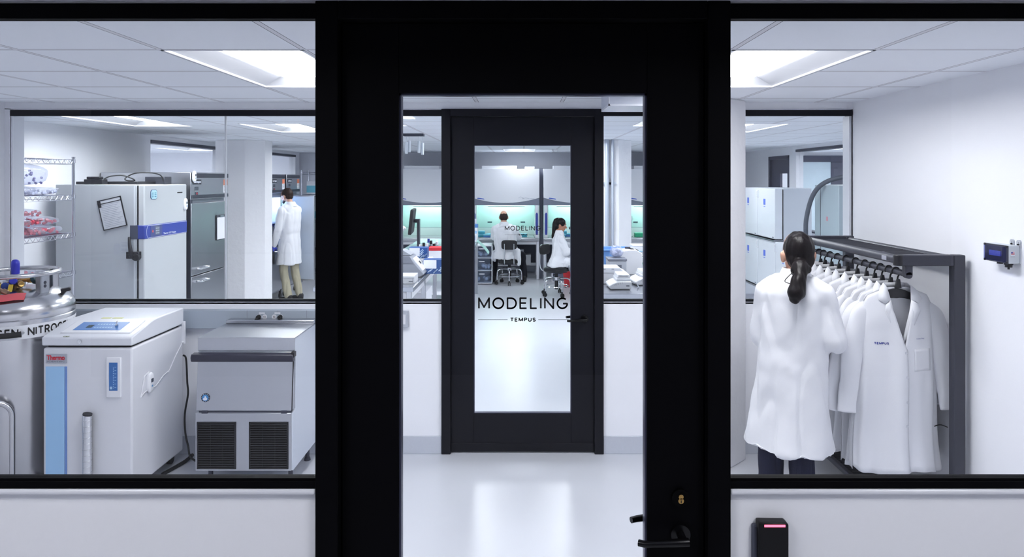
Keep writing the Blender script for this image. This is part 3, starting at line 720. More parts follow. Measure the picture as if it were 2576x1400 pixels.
logger('data_logger', 'white oval data logger stuck on the side of the floor freezer', (FX1, 4.42, Z(961, 4.42)), (1, 0, 0), (0, 0, 1), 1.15)
mb = MB()
zz = lambda p, Y: Z(p, Y)
mb.tube([(FX1+.012, 4.41, .735), (FX1+.010, 4.36, .72), (FX1+.004, 4.345, .64), (FX1+.004, 4.33, .60), (FX1+.003, 4.37, .615), (FX1+.008, 4.42, .625), (FX1+.008, 4.5, .62), (FX1+.006, 4.6, .66), (FX1+.004, 4.68, .67), (FX1+.004, 4.76, .74), (FX1+.004, 4.83, .79), (FX1+.004, 4.862, .815)], .0034)
mb.ell((FX1+.006, 4.86, .815), .008).ell((FX1+.006, 4.66, .665), .007)
tag(mb.build('probe_cable', WPLAST), 'thin white probe cable taped along the side of the floor freezer', 'cable')
pts = []
for a, b_ in zip([(460, 893, 4.9), (468, 902, 4.9), (471, 960, 4.88), (473, 990, 4.86), (465, 1040, 4.84), (466, 1085, 4.8), (473, 1120, 4.76), (485, 1148, 4.72)], range(9)): pts.append((X(a[0], a[2]), a[2], Z(a[1], a[2])))
pts[-1] = (pts[-1][0], pts[-1][1], .07); pts += [(-2.0, 4.7, .03), (-1.9, 4.8, .012)]
tag(MB().tube(smoothpath(pts), .0065).build('power_cable', BLACKR), 'black power cord hanging between the floor freezer and the ice machine', 'cable')
pts = [(-2.33, 4.62, .012), (-2.3, 4.74, .012), (-2.28, 4.82, .014), (-2.27, 4.86, .02), (-2.262, 4.9, .03)]
tag(MB().tube(pts, .012).build('drain_hose', BLACKR), 'short black hose on the floor beside the floor freezer', 'hose')

# ------------------------------------------------------------------ ice machine
IX0, IX1, IY0, IY1 = X(498, 4.46), X(742, 4.46), 4.46, 4.955
t = thing('ice_machine', 'stainless undercounter ice machine with black handle bar and two grilles', 'ice machine', ((IX0+IX1)/2, (IY0+IY1)/2, 0))
o = t.location; W = (IX1-IX0)/2; D = (IY1-IY0)/2
zt = .93
z_dt = Z(888, 4.44); z_db = Z(1034, 4.42); zb = .115
MB().prism([(-D, zt-.002), (-D, z_dt+.005), (-D+.02, z_dt), (-D+.02, z_db), (-D-.03, z_db-.012), (-D-.03, zb), (D, zb), (D, zt-.002)], 'x', -W+.004, W-.002).build('body', mat('pale_blue_white_side', (214, 221, 232), .45, bump=.02, bscale=50), t, bevel=.002)
MB().box(-W, W, -D-.004, D, zt-.003, zt+.006).box(-W, W, -D-.004, -D+.004, z_dt+.012, zt).build('top_panel', STEELH, t, bevel=.002)
MB().box(-W, W, D-.08, D, zt+.006, zt+.03).build('rear_ledge', STEELH, t, bevel=.006)
ze = z_dt+.006
dr = MB().prism([(-D-.005, ze), (-D-.034, z_db), (-D+.012, z_db), (-D+.018, ze)], 'x', -W+.002, W-.008).build('door', STEEL, t, bevel=.004)
MB().prism([(-D-.008, z_dt+.004), (-D-.052, z_dt), (-D-.06, z_dt-.02), (-D-.054, z_dt-.046), (-D-.012, z_dt-.05)], 'x', -W-.022, W+.004).build('handle_bar', mat('dark_handle_bar', (46, 46, 60), .45, bump=.03), dr, bevel=.006)
MB().box(W-.012, W+.01, -D-.05, -D-.004, z_dt-.02, z_dt+.012).build('handle_bracket', BLACKP, dr, bevel=.003)
MB().tube([(W-.004, -D-.012, z_dt-.03), (W-.006, -D-.028, (z_dt+z_db)/2), (W-.008, -D-.035, z_db)], .003).build('door_seal', BLACKR, dr)
lx, lz = X(515, 4.42)-o.x, Z(1001, 4.42)
yf = -D-.029
bdg = MB().cyl((lx, yf+.004, lz), (lx, yf-.003, lz), .027, seg=36).build('round_badge', mat('badge_navy', (22, 34, 54), .4), dr)
MB().cyl((lx, yf, lz), (lx, yf-.0038, lz), .02, seg=32).build('badge_disc', mat('badge_sky', (70, 140, 200), .4), bdg)
MB().prism([(lx-.012, lz-.013), (lx-.002, lz-.016), (lx+.01, lz-.013), (lx+.013, lz-.004), (lx+.006, lz+.002), (lx+.004, lz+.009), (lx-.003, lz+.012), (lx-.004, lz+.003), (lx-.013, lz-.003)], 'y', yf-.003, yf-.0046).build('badge_mark', INKW, bdg)
mb = MB()
for k in range(12):
    a = 2*PI*k/12; mb.box(lx+.0235*cos(a)-.0018, lx+.0235*cos(a)+.0018, yf-.0036, yf-.002, lz+.0235*sin(a)-.0014, lz+.0235*sin(a)+.0014)
mb.build('badge_mark', INKW, bdg)
MB().cyl((-W+.02, -D-.025, z_db-.006), (W-.012, -D-.025, z_db-.006), .007).box(-W+.04, -W+.075, -D-.036, -D-.02, z_db-.015, z_db+.004).box(W-.075, W-.04, -D-.036, -D-.02, z_db-.015, z_db+.004).build('hinge', DKGREY, t)
fp = MB().box(-W, W-.012, -D-.036, -D-.028, zb, z_db-.014).build('front_panel', STEEL, t, bevel=.002)
for a, b_ in ((495, 593), (626, 725)):
    x0, x1 = X(a, 4.42)-o.x, X(b_, 4.42)-o.x; z1, z0 = Z(1061, 4.42), zb+.012; yy = -D-.036
    e = .009
    mb = MB().box(x0, x1, yy-.006, yy, z1-e, z1).box(x0, x1, yy-.006, yy, z0, z0+e).box(x0, x0+e, yy-.006, yy, z0, z1).box(x1-e, x1, yy-.006, yy, z0, z1)
    g = mb.build('grille', BLACKP, t, bevel=.001)
    MB().box(x0+e, x1-e, yy-.001, yy, z0+e, z1-e).build('grille_back', mat('grille_dark', (8, 8, 11), .8), g)
    mb = MB(); n = 19
    for i in range(n):
        z = z0+e+(z1-z0-2*e)*(i+.5)/n
        mb.obox(((x0+x1)/2, yy-.005, z), ((x1-x0)/2-e, 0, 0), (0, .0045, -.002), (0, .0012, .0024))
    mb.box((x0+x1)/2-.04, (x0+x1)/2-.036, yy-.003, yy, z0, z1).box((x0+x1)/2+.036, (x0+x1)/2+.04, yy-.003, yy, z0, z1)
    mb.build('grille_slats', BLACKP, g, smooth=0)
for sx in (-1, 1):
    for sy in (-1, 1):
        MB().cyl((sx*(W-.05), sy*(D-.07), 0), (sx*(W-.05), sy*(D-.07), .02), .022, .018).cyl((sx*(W-.05), sy*(D-.07), .02), (sx*(W-.05), sy*(D-.07), .13), .014).build('foot', DKGREY, t)

# ------------------------------------------------------------------ power raceway on the far wall
t = thing('wall_raceway', 'grey power raceway running along the far wall under the glass', 'raceway', ((WX0+FDX0)/2, YF, .94))
zb_, zt_ = Z(826, YF-.05), Z(780, YF-.05)
MB().box(RXL+.002, -1.02, YF-.055, YF-.0005, zb_, zt_).build('channel', mat('raceway_grey', (170, 180, 192), .45, .1, bump=.02), t, bevel=.003, world=True)
for x in (-2.7, -1.905, -1.69, -1.49): MB().box(x-.0015, x+.0015, YF-.0556, YF-.054, zb_, zt_).build('cover_seam', MGREY, t, world=True)
for k, (oa, ob_) in enumerate(((658, 666), (690, 702))):
    xc = X((652, 706)[k], YF-.055); xo = X((666, 690)[k], YF-.055); zc = Z(796, YF-.055)
    oo = MB().cyl((xo, YF-.055, zc), (xo, YF-.059, zc), .016, seg=24).cyl((xc, YF-.055, zc), (xc, YF-.058, zc), .016, seg=24).build('outlet', WPLAST, t, world=True)
    MB().box(xo-.006, xo-.003, YF-.0596, YF-.0585, zc-.006, zc+.006).box(xo+.003, xo+.006, YF-.0596, YF-.0585, zc-.006, zc+.004).build('outlet_slots', INK, oo, world=True)
    MB().box((xo+xc)/2-.02, (xo+xc)/2+.02, YF-.0562, YF-.0545, zc+.02, zc+.03).build('outlet_label', PAPER, oo, world=True)
    nm = 'black plug in the left outlet of the wall raceway' if k == 0 else 'black plug in the right outlet of the wall raceway'
    s_ = (-1, 1)[k]
    tag(MB().cyl((xc, YF-.0585, zc), (xc, YF-.09, zc), .016, .013, seg=10).tube([(xc, YF-.085, zc), (xc+s_*.012, YF-.095, zc-.012), (xc+s_*.02, YF-.085, zc-.035), (xc+s_*.02, YF-.07, zc-.09)], .006).build('power_plug', BLACKR, bevel=.002), nm, 'plug', 'plugs in the raceway')
# grey box on the wall left of the inner door
t = thing('switch_box', 'small grey box on the white wall left of the inner door', 'switch', (X(1017, YF), YF, Z(801, YF)))
MB().box(-.034, .03, -.03, 0, -.058, .058).build('case', mat('switch_grey', (178, 182, 192), .45, bump=.02), t, bevel=.003)
MB().box(-.018, .014, -.033, -.029, -.035, .035).build('cover', LGREY, t, bevel=.002)
# framed white panel under the ceiling
t = thing('ceiling_panel_box', 'white edged box hanging under the ceiling above the inner door', 'ceiling box', (X(1531, 4.3)+.19, 4.5, 2.36))
zb_ = Z(266, 4.3)-2.36
MB().box(-.19, .19, -.194, .19, zb_+.012, CH-2.36-.001).build('casing', mat('pale_grey_panel', (206, 210, 221), .6), t)
MB().box(-.19, .19, -.2, .19, zb_, zb_+.012).box(-.19, -.182, -.2, -.19, zb_, CH-2.36-.001).box(.182, .19, -.2, -.19, zb_, CH-2.36-.001).build('edge_trim', WENAM, t)
# grey box with smoked cover on the right wall
t = thing('wall_sensor_box', 'grey box with smoked blue cover on the right wall near the coat rack', 'wall box', (RXR, 3.40, 1.575))
MB().box(-.058, -.008, -.085, .085, -.042, .042).build('case', mat('box_grey', (200, 206, 212), .45, bump=.02), t, bevel=.003)
cv = MB().box(-.062, -.056, -.083, .083, -.042, .042).build('cover_frame', DKGREY, t, bevel=.002)
MB().box(-.076, -.0615, -.07, .07, -.036, .036).build('cover', COVERB, t, smooth=0, bevel=.003)
MB().box(-.0615, -.06, -.062, .062, -.03, .03).box(-.068, -.0615, -.04, .04, -.012, .012).build('circuit_board', mat('blue_circuit', (92, 106, 190), .5, var=.4, bscale=60), t)
for y in (-.078, .078):
    for z in (-.037, .037): MB().cyl((-.062, y, z), (-.066, y, z), .006, seg=12).build('cover_screw', BLACKP, t)
for y in (-.03, -.075 ):
    MB().cyl((-.008, y, .056), (0, y, .056), .013, seg=20).box(-.008, 0, y-.012, y+.012, .03, .05).cyl((-.0085, y, .056), (-.011, y, .056), .005, seg=12).build('mounting_ear', mat('ear_grey', (186, 190, 198), .4), t)
MB().box(-.008, 0, -.085, .085, -.042, .042).build('back_plate', MATS['box_grey'], t)
MB().cyl((-.035, -.05, -.042), (-.035, -.05, -.05), .02, seg=6).cyl((-.035, -.05, -.048), (-.035, -.05, -.062), .0155, seg=16).cyl((-.035, -.05, -.06), (-.035, -.05, -.072), .005, seg=10).build('cable_gland', BLACKP, t)
MB().cyl((-.035, .01, -.042), (-.035, .01, -.052), .014, seg=6).build('cable_gland', BLACKP, t)
f = MB().box(-.05, -.03, -.0862, -.085, -.005, .015).build('sticker', PAPER, t)
mb = MB()
for i in range(3): mb.box(-.048, -.032, -.0868, -.086, .012-.005*i-.0012, .012-.005*i+.0012)
mb.build('sticker_stripes', INKR, f)
MB().box(-.048, -.041, -.0869, -.0861, .007, .0135).build('sticker_corner', INKB, f)
lettering('MADE IN USA', 'lettering', INKG, f, .02, .003, (-.04, -.0866, -.009))
# card reader on the near wall
t = thing('card_reader', 'black card reader with a red light bar on the near white wall', 'card reader', (X(1941, 1.955), YN+.001, Z(1360, 1.955)))
w_ = .041
MB().prism([(-w_, -.09), (w_, -.09), (w_, .053), (w_-.006, .059), (-w_+.001, .06), (-w_, .057)], 'y', -.034, -.004).build('case', mat('reader_black', (9, 9, 13), .4, spec=.3), t, bevel=.004)
MB().box(-w_-.012, w_-.004, -.016, 0, -.09, .045).build('back_case', mat('reader_side', (74, 77, 92), .5), t, bevel=.006)
MB().box(-.026, .031, -.0352, -.033, .0475, .0535).build('light_bar', REDLED, t)
V3 = lambda *a: Vector(a)
# ------------------------------------------------------------------ lab: wire shelving with bags
def wire_shelf(name, label, x0, x1, y0, y1, levels, top, xo=None):
    t = thing(name, label, 'shelving', ((x0+x1)/2, (y0+y1)/2, 0)); hx, hy = (x1-x0)/2, (y1-y0)/2
    for sx in (-1, 1):
        for sy in (-1, 1):
            mb = MB().cyl((sx*hx, sy*hy, .03), (sx*hx, sy*hy, top), .0135, seg=12).cyl((sx*hx, sy*hy, 0), (sx*hx, sy*hy, .03), .02, seg=12).cyl((sx*hx, sy*hy, top), (sx*hx, sy*hy, top+.008), .016, seg=12)
            for z in levels: mb.cyl((sx*hx, sy*hy, z-.03), (sx*hx, sy*hy, z+.004), .019, .017, seg=12)
            mb.build('post', CHROMEW, t)
    for z in levels:
        mb = MB(); r = .0035
        for a, b in (((-hx, -hy), (hx, -hy)), ((hx, -hy), (hx, hy)), ((hx, hy), (-hx, hy)), ((-hx, hy), (-hx, -hy))):
            A, B = Vector((a[0], a[1], z)), Vector((b[0], b[1], z)); dz = Vector((0, 0, -.042))
            mb.cyl(A, B, r, seg=6).cyl(A+dz, B+dz, r, seg=6)
            n = max(4, int((B-A).length/.035)); pts = [A+(B-A)*(k/n)+(dz if k % 2 else Vector((0, 0, 0))) for k in range(n+1)]
            mb.tube(pts, .0022, 5)
        n = int(2*hy/.028)
        for k in range(1, n): mb.cyl((-hx, -hy+2*hy*k/n, z), (hx, -hy+2*hy*k/n, z), .002, seg=5)
        mb.cyl((0, -hy, z-.004), (0, hy, z-.004), r, seg=6)
        mb.build('shelf', CHROMEW, t)
    return t
SHX0, SHX1, SHY0, SHY1 = -4.57, -4.09, 5.42, 6.5
LV = [2.105, 1.78, 1.436, 1.09, .28]
wire_shelf('wire_shelf', 'chrome wire shelving with bagged supplies by the lab wall, left of the white freezer', SHX0, SHX1, SHY0, SHY1, LV, 2.12)
def bag(name, label, c, hx, hy, h, seed, capm=None, caps=0, m=None, group=None, cr=.013, spread=.8):
    t = thing(name, label, 'bag', (c[0], c[1], c[2]), 0, group)
    mb = MB().ell((0, 0, h/2), hx, hy, h/2*1.05, seg=28, rings=16)
    me = mb.mesh('film')
    for v in me.vertices:
        p = v.co; n = noise.noise_vector(Vector((p.x*14+seed, p.y*14, p.z*14)))
        q = (abs(p.x/hx)**2+abs(p.y/hy)**2)**.5
        k = 1/max(.75, (abs(p.x/hx)**4+abs(p.y/hy)**4)**.25+.001) if q > .3 else 1
        v.co = Vector((p.x*min(k, 1.25), p.y*min(k, 1.25), max(.0, p.z)))+n*.02*(1 if p.z > .02 else .3)
        v.co.z = min(max(v.co.z, 0.001), h*1.12)
    me.materials.append(m or CLEARP); finish(me, 'film', t, 80)
    if caps:
        mb = MB(); rnd = random.Random(seed)
        for k in range(caps):
            x, y = rnd.uniform(-1, 1)*hx*spread, rnd.uniform(-1, 1)*hy*spread
            z = cr+.004+rnd.random()*max(0, h*.75-2*cr)
            a = Vector((rnd.uniform(-1, 1), rnd.uniform(-1, 1), rnd.uniform(-.5, .5))).normalized()*cr*.8
            mb.cyl(Vector((x, y, z))-a, Vector((x, y, z))+a, cr, seg=10)
        o = mb.build('contents', capm, t); o['kind'] = 'stuff'
    return t
PURP = mat('purple_caps', (112, 104, 170), .5); PINK = mat('red_caps', (216, 70, 90), .5); FROST = mat('frosted_tubes', (206, 210, 228), .5)
G = 'bags on the chrome wire shelf'
bag('supply_bag', 'big clear bag of purple specked supplies on the upper wire shelf', (-4.28, 5.95, LV[1]+.09), .15, .34, .19, 3, PURP, 60, group=G, cr=.010)
bag('supply_bag', 'flat clear packet lying under the big bag on the upper wire shelf', (-4.27, 6.05, LV[1]+.005), .15, .4, .07, 5, FROST, 60, group=G, cr=.014)
bg = [('topmost bag of red capped tubes on the middle wire shelf', (-4.25, 6.02, LV[2]+.165), .11, .16, .07),
      ('second layer bag of red capped tubes on the middle wire shelf, nearer end', (-4.25, 5.88, LV[2]+.085), .14, .17, .075),
      ('second layer bag of red capped tubes on the middle wire shelf, nearer the post', (-4.25, 6.24, LV[2]+.085), .13, .16, .075),
      ('lowest bag of red capped tubes on the middle wire shelf, nearer end', (-4.25, 5.78, LV[2]+.004), .14, .17, .08),
      ('lowest bag of red capped tubes on the middle wire shelf, in the centre', (-4.25, 6.06, LV[2]+.004), .14, .12, .08),
      ('lowest bag of red capped tubes on the middle wire shelf, beside the post', (-4.25, 6.29, LV[2]+.004), .14, .12, .08),
      ('small bag of red capped tubes on the low wire shelf, upper one', (-4.26, 5.86, LV[3]+.08), .1, .12, .07),
      ('small bag of red capped tubes lying flat on the low wire shelf', (-4.25, 5.95, LV[3]+.004), .13, .15, .075)]
for k, (l, c, hx, hy, h) in enumerate(bg): bag('supply_bag', l, c, hx, hy, h, 10+k, PINK, 40, group=G, cr=.0115, spread=.85)
t = thing('carton', 'plain white box on the bottom wire shelf beside the nitrogen tank', 'box', (-4.2, 6.15, LV[3]-.36))
MB().box(-.14, .14, -.2, .2, -.12, .27).build('body', WENAM, t, bevel=.003); MB().box(-.142, .142, -.202, .202, .2, .273).build('lid', PAPER, t, bevel=.003)
t.location.z = .285+.12

# ------------------------------------------------------------------ ultra-cold freezer
UX0, UX1, UY0, UY1 = -4.45, -3.6, 6.8, 7.66
t = thing('upright_freezer', 'tall white upright freezer with a blue band and grey side, in the lab', 'freezer', ((UX0+UX1)/2, (UY0+UY1)/2, 0)); o = t.location
W = (UX1-UX0)/2; D = (UY1-UY0)/2; H = 1.873
MB().box(-W, W-.075, -D, D, .1, H).build('cabinet', FRZSIDE, t, bevel=.006)
MB().box(W-.075, W-.06, -D+.012, D-.012, .11, H-.01).build('door_gasket', BLACKR, t)
dr = MB().box(W-.06, W, -D, D, .11, H-.002).build('door', mat('freezer_white', (184, 188, 192), .35, bump=.01), t, bevel=.012, bseg=3)
zb0, zb1 = Z(602, UY0), Z(566, UY0)
MB().box(W-.13, W+.006, -D-.006, D, zb0, zb1).build('blue_band', NAVY, dr, bevel=.012)
MB().box(W-.135, W-.06, -D-.0065, -D+.02, zb0+.002, zb1-.002).build('band_end', mat('band_end_grey', (62, 68, 86), .45), dr)
pn = MB().box(W+.005, W+.0075, -D+.1, -D+.32, zb0+.012, zb1-.012).build('control_panel', mat('panel_indigo', (66, 76, 130), .4), dr, bevel=.001)
MB().cyl((W+.007, -D+.14, (zb0+zb1)/2), (W+.009, -D+.14, (zb0+zb1)/2), .013, seg=20).build('red_light', mat('dull_red_light', (190, 84, 90), .4), pn)
MB().box(W+.007, W+.0086, -D+.19, -D+.27, zb0+.03, zb1-.02).build('display', mat('grey_display', (96, 104, 120), .3), pn)
mb = MB()
for i in range(4):
    for j in range(3): mb.box(W+.0085, W+.0092, -D+.197+.018*i, -D+.207+.018*i, zb0+.04+.024*j, zb0+.052+.024*j)
mb.build('display_print', mat('pale_display_print', (180, 188, 204), .5), pn)
lettering('Thermo  ULT Freezer', 'lettering', INKW, dr, .26, .016, (W+.0068, .05, zb0+.032), (0, 0, PI/2), bold=.1)
mb = MB()
for zz in (zb0+.008, zb1-.011): mb.box(W+.0062, W+.0072, -D+.05, D-.02, zz, zz+.003)
mb.tube([(W+.0068, -D+.05, zb0+.009), (W+.0068, -D+.03, zb0+.04), (W+.0068, -D+.026, (zb0+zb1)/2), (W+.0068, -D+.03, zb1-.04), (W+.0068, -D+.05, zb1-.01)], .0016, 5)
mb.build('band_line', INKW, dr)
oc = [(.04, .06), (.062, .036), (.062, -.036), (.04, -.06), (-.04, -.06), (-.062, -.036), (-.062, .036), (-.04, .06)]
cy, cz = 6.8+.17-o.y, Z(489, 6.95)
bdg = MB().prism([(cy+a, cz+b_*.8) for a, b_ in oc], 'x', W, W+.004).build('round_badge', mat('badge_dark_blue', (40, 70, 110), .4), dr, bevel=.001)
MB().prism([(cy+a*.9, cz+b_*.72) for a, b_ in oc], 'x', W+.003, W+.0052).build('badge_face', mat('badge_pale_blue', (176, 214, 232), .4), bdg)
mb = MB()
for i in range(3):
    for j in range(2): mb.box(W+.005, W+.0058, cy-.045+.052*j, cy-.01+.052*j, cz-.025+.018*i, cz-.018+.018*i)
mb.build('badge_print', mat('badge_teal_print', (40, 120, 140), .5), bdg)
MB().box(W, W+.0015, .22, .33, Z(484, 7.5)-.005, Z(484, 7.5)+.006).build('name_strip', INK, dr)
for sx in (-1, 1):
    for sy in (-1, 1): MB().cyl((sx*(W-.1), sy*(D-.1), .05), (sx*(W-.1), sy*(D-.1), .11), .02).cyl((sx*(W-.1)-.018, sy*(D-.1), .045), (sx*(W-.1)+.018, sy*(D-.1), .045), .045, seg=18).build('caster', BLACKR, t)
# latch handle on the near edge
lz = Z(640, 6.8)
hd = MB().box(W-.15, W-.03, -D-.05, -D+.004, lz-.035, lz+.03).tube([(W-.1, -D-.04, lz-.02), (W-.1, -D-.055, lz+.02), (W-.115, -D-.05, lz+.1), (W-.13, -D-.03, lz+.17)], [.022, .02, .016, .012], 10).cyl((W-.06, -D-.055, lz-.02), (W-.06, -D-.01, lz-.02), .035, seg=18).build('latch_handle', BLACKP, dr, bevel=.006)
MB().box(W-.1, W-.085, -D-.004, -D+.002, .12, H-.01).build('hinge_line', mat('pale_strip', (196, 202, 208), .4), t)
# paper holder hung askew on the side
ph = thing('paper_holder', 'tilted black framed sheet hung on the grey side of the white freezer', 'document holder', (X(282, 6.79), UY0-.008, Z(536, 6.79)))
R_ = Matrix.Rotation(math.radians(-13), 3, 'Y')
def rb(mb, x0, x1, y0, y1, z0, z1):
    c = Vector(((x0+x1)/2, (y0+y1)/2, (z0+z1)/2)); return mb.obox(R_@c, R_@Vector(((x1-x0)/2, 0, 0)), (0, (y1-y0)/2, 0), R_@Vector((0, 0, (z1-z0)/2)))
mb = MB(); a, b_ = .115, .145; e = .008
for q in ((-a, a, -b_, -b_+e), (-a, a, b_-e, b_), (-a, -a+e, -b_, b_), (a-e, a, -b_, b_), (-a, a, b_-.04, b_-.034)): rb(mb, q[0], q[1], -.006, .004, q[2], q[3])
rb(mb, -a+.01, -a+.03, -.008, .0, b_-.07, b_-.01)
mb.build('frame', BLACKP, ph)
pp = rb(MB(), -a+e, a-e, -.003, .003, -b_+e, b_-e).build('sheet', mat('grey_sheet', (188, 192, 200), .7), ph)
mb = MB()
for i in range(14): rb(mb, -.09, .09-.02*(i % 3), -.0036, -.003, .09-.016*i, .092-.016*i)
mb.build('print_lines', INKG, pp)
lb = thing('warning_sheet', 'pale printed notice stuck low on the freezer side near the latch', 'notice', (X(320, 6.79), UY0-.001, Z(622, 6.79)))
MB().box(-.07, .07, -.001, .0008, -.06, .06).build('sheet', mat('pale_grey_notice', (172, 178, 186), .6), lb)
mb = MB()
for i in range(8): mb.box(-.06, .05-.02*(i % 2), -.0016, -.0009, .045-.013*i, .047-.013*i)
mb.build('print_lines', MGREY, lb)
# clutter on the freezer's top
tz = H+.001
tag(MB().box(-4.35, -3.75, 6.95, 7.3, tz, tz+.028).build('black_tray', BLACKP, bevel=.004), 'long black tray lying on top of the white freezer', 'tray')
tag(MB().box(-4.2, -4.02, 6.83, 6.92, tz, tz+.05).box(-4.18, -4.05, 6.84, 6.9, tz+.05, tz+.075).build('power_adapter', BLACKP, bevel=.006), 'black power adapter at the near edge of the freezer top', 'adapter')
tag(MB().box(-3.86, -3.66, 7.3, 7.45, tz, tz+.075).build('control_box', mat('box_charcoal', (52, 54, 64), .5), bevel=.004), 'charcoal control box on the freezer top near the front', 'control box')
pts = [(-4.03, 6.87, tz+.05), (-3.98, 6.9, tz+.08), (-3.88, 6.95, tz+.085), (-3.8, 7.0, tz+.04), (-3.9, 7.05, tz+.036), (-3.95, 7.1, tz+.06), (-3.88, 7.15, tz+.11), (-3.75, 7.2, tz+.115), (-3.68, 7.26, tz+.09), (-3.66, 7.28, tz+.03)]
tag(MB().tube(smoothpath(pts), .006).build('looped_cable', BLACKR), 'black cable looping over the freezer top between the boxes', 'cable')
logger('data_logger', 'white oval data logger at the upper right corner of the freezer door', (-3.6+.001, UY1-.055, Z(513, 7.6)), (1, 0, 0), (0, 0, 1), 1.15)

# ------------------------------------------------------------------ stainless refrigerators along the left wall
def steel_fridge(label, y0, y1, open_door=False, x1=-3.6):
    x0 = LXL+.02
    t = thing('lab_refrigerator', label, 'refrigerator', ((x0+x1)/2, (y0+y1)/2, 0)); W = (x1-x0)/2; D = (y1-y0)/2
    H = 2.0; zc = 1.70; zd0, zm, zd1 = .16, 0.86, 1.66
    if not open_door:
        MB().box(-W, W-.05, -D, D, .12, zc).build('cabinet', mat('steel_grey_side', (150, 154, 164), .35, .7, bump=.03), t, bevel=.004)
    else:
        mb = MB().box(-W, W-.05, -D, -D+.05, .12, zc).box(-W, W-.05, D-.05, D, .12, zc).box(-W, -W+.05, -D, D, .12, zc).box(-W, W-.05, -D, D, .12, zm-.02).box(-W, W-.05, -D, D, zd1-.03, zc)
        mb.build('cabinet', mat('steel_grey_side', (150, 154, 164), .35, .7, bump=.03), t, bevel=.004)
        MB().box(-W+.055, W-.06, -D+.052, D-.052, 1.22, 1.235).build('inner_shelf', CHROMEW, t)
        MB().box(-W+.055, W-.06, -D+.052, D-.052, 1.0, 1.012).build('inner_shelf', CHROMEW, t)
        MB().box(-W+.051, -W+.056, -D+.05, D-.05, zm, zd1-.03).box(-W+.05, W-.055, D-.055, D-.05, zm, zd1-.03).build('liner', WPLAST, t)
        MB().cyl((W-.2, -D+.1, zd1-.05), (W-.2, D-.1, zd1-.05), .018, seg=12).build('inner_lamp', FRLAMP, t)
    hd = MB().box(-W, W, -D, D, zc+.002, H).build('control_head', STEELH, t, bevel=.005)
    dk = mat('dark_steel_trim', (70, 74, 86), .35, .6)
    MB().box(W-.004, W+.006, -D+.02, D-.004, H-.06, H-.012).build('trim_bar', dk, hd, bevel=.003)
    MB().box(W-.004, W+.006, -D+.02, D-.004, zc+.01, zc+.05).build('trim_bar', dk, hd, bevel=.003)
    MB().box(W, W+.005, -D+.05, -D+.25, H-.135, H-.08).build('name_plate', mat('plate_dark', (40, 44, 54), .4), hd)
    lettering('Labrepco', 'lettering', INKW, hd, .17, .032, (W+.0058, -D+.15, H-.108), (0, 0, PI/2), bold=.08)
    MB().box(W, W+.004, -D+.1, -D+.18, H-.2, H-.16).build('display', mat('fridge_display', (66, 72, 84), .3), hd)
    b = MB().box(W, W+.005, -D+.11, -D+.17, H-.25, H-.22).build('switch', MATS['fridge_display'], hd)
    MB().box(W+.004, W+.007, -D+.13, -D+.15, H-.245, H-.225).build('switch_light', INKR, b)
    st = MB().box(W, W+.003, D-.14, D-.03, H-.24, H-.08).build('notice', PAPER, hd)
    MB().box(W+.002, W+.0045, D-.14, D-.03, H-.15, H-.08).build('notice_top', mat('orange_print', (226, 128, 92), .5), st)
    mb = MB()
    for i in range(4): mb.box(W+.0025, W+.004, D-.12, D-.05, H-.17-.016*i, H-.165-.016*i)
    mb.build('print_lines', INKG, st)
    def hbar(parent, z): MB().tube([(W+.002, -D+.16, z), (W+.045, -D+.17, z), (W+.045, -D+.36, z), (W+.002, -D+.37, z)], .011, 10).build('door_handle', CHROME, parent)
    ld = MB().box(W-.048, W, -D+.015, D-.015, zd0, zm-.006).build('lower_door', STEEL, t, bevel=.006); hbar(ld, zm-.07)
    if not open_door:
        ud = MB().box(W-.048, W, -D+.015, D-.015, zm+.006, zd1).build('upper_door', STEEL, t, bevel=.006); hbar(ud, zm+.07)
    else:
        w_ = .53
        MB().box(W-.04, W-.04+w_, D-.06, D-.012, zm-.58, zd1).build('upper_door', STEEL, t, bevel=.006)
        ld.location.z = 0
        MB().box(W-.035, W-.045+w_, D-.068, D-.06, zm-.56, zd1-.02).build('door_gasket', mat('pale_gasket', (170, 178, 190), .5), t)
    MB().box(W-.05, W-.002, -D+.002, -D+.05, .13, zc).build('door_post', dk, t, bevel=.003)
    for sx in (-1, 1):
        for sy in (-1, 1): MB().cyl((sx*(W-.06), sy*(D-.06), .05), (sx*(W-.06), sy*(D-.06), .165), .02, seg=14).cyl((sx*(W-.06)-.016, sy*(D-.06), .04), (sx*(W-.06)+.016, sy*(D-.06), .04), .04, seg=18).build('caster', BLACKR, t)
    return t
steel_fridge('stainless laboratory refrigerator with control head, right beside the white freezer', 7.75, 8.74)
clip = thing('clipboard', 'clipboard with white paper hung on the stainless refrigerator door', 'clipboard', (-3.586, 8.52, Z(573, 8.5)))
MB().box(-.008, -.002, -.13, .13, -.14, .16).build('board', mat('clip_dark', (60, 64, 74), .5), clip, bevel=.003); MB().box(-.002, .001, -.12, .12, -.13, .13).build('paper', PAPER, clip); MB().box(-.003, .006, -.05, .05, .13, .155).build('clip', STEEL, clip)
logger('data_logger', 'white oval data logger on the near edge of the stainless refrigerator head', (-3.6+.006, 7.80, 1.955), (1, 0, 0), (0, 0, 1), 1.15)
steel_fridge('stainless laboratory refrigerator standing open before the man, lit blue inside', 10.95, 11.6, True, -3.85)
steel_fridge('stainless laboratory refrigerator beyond the open one, near the back shelving', 11.68, 12.36, False, -3.85)

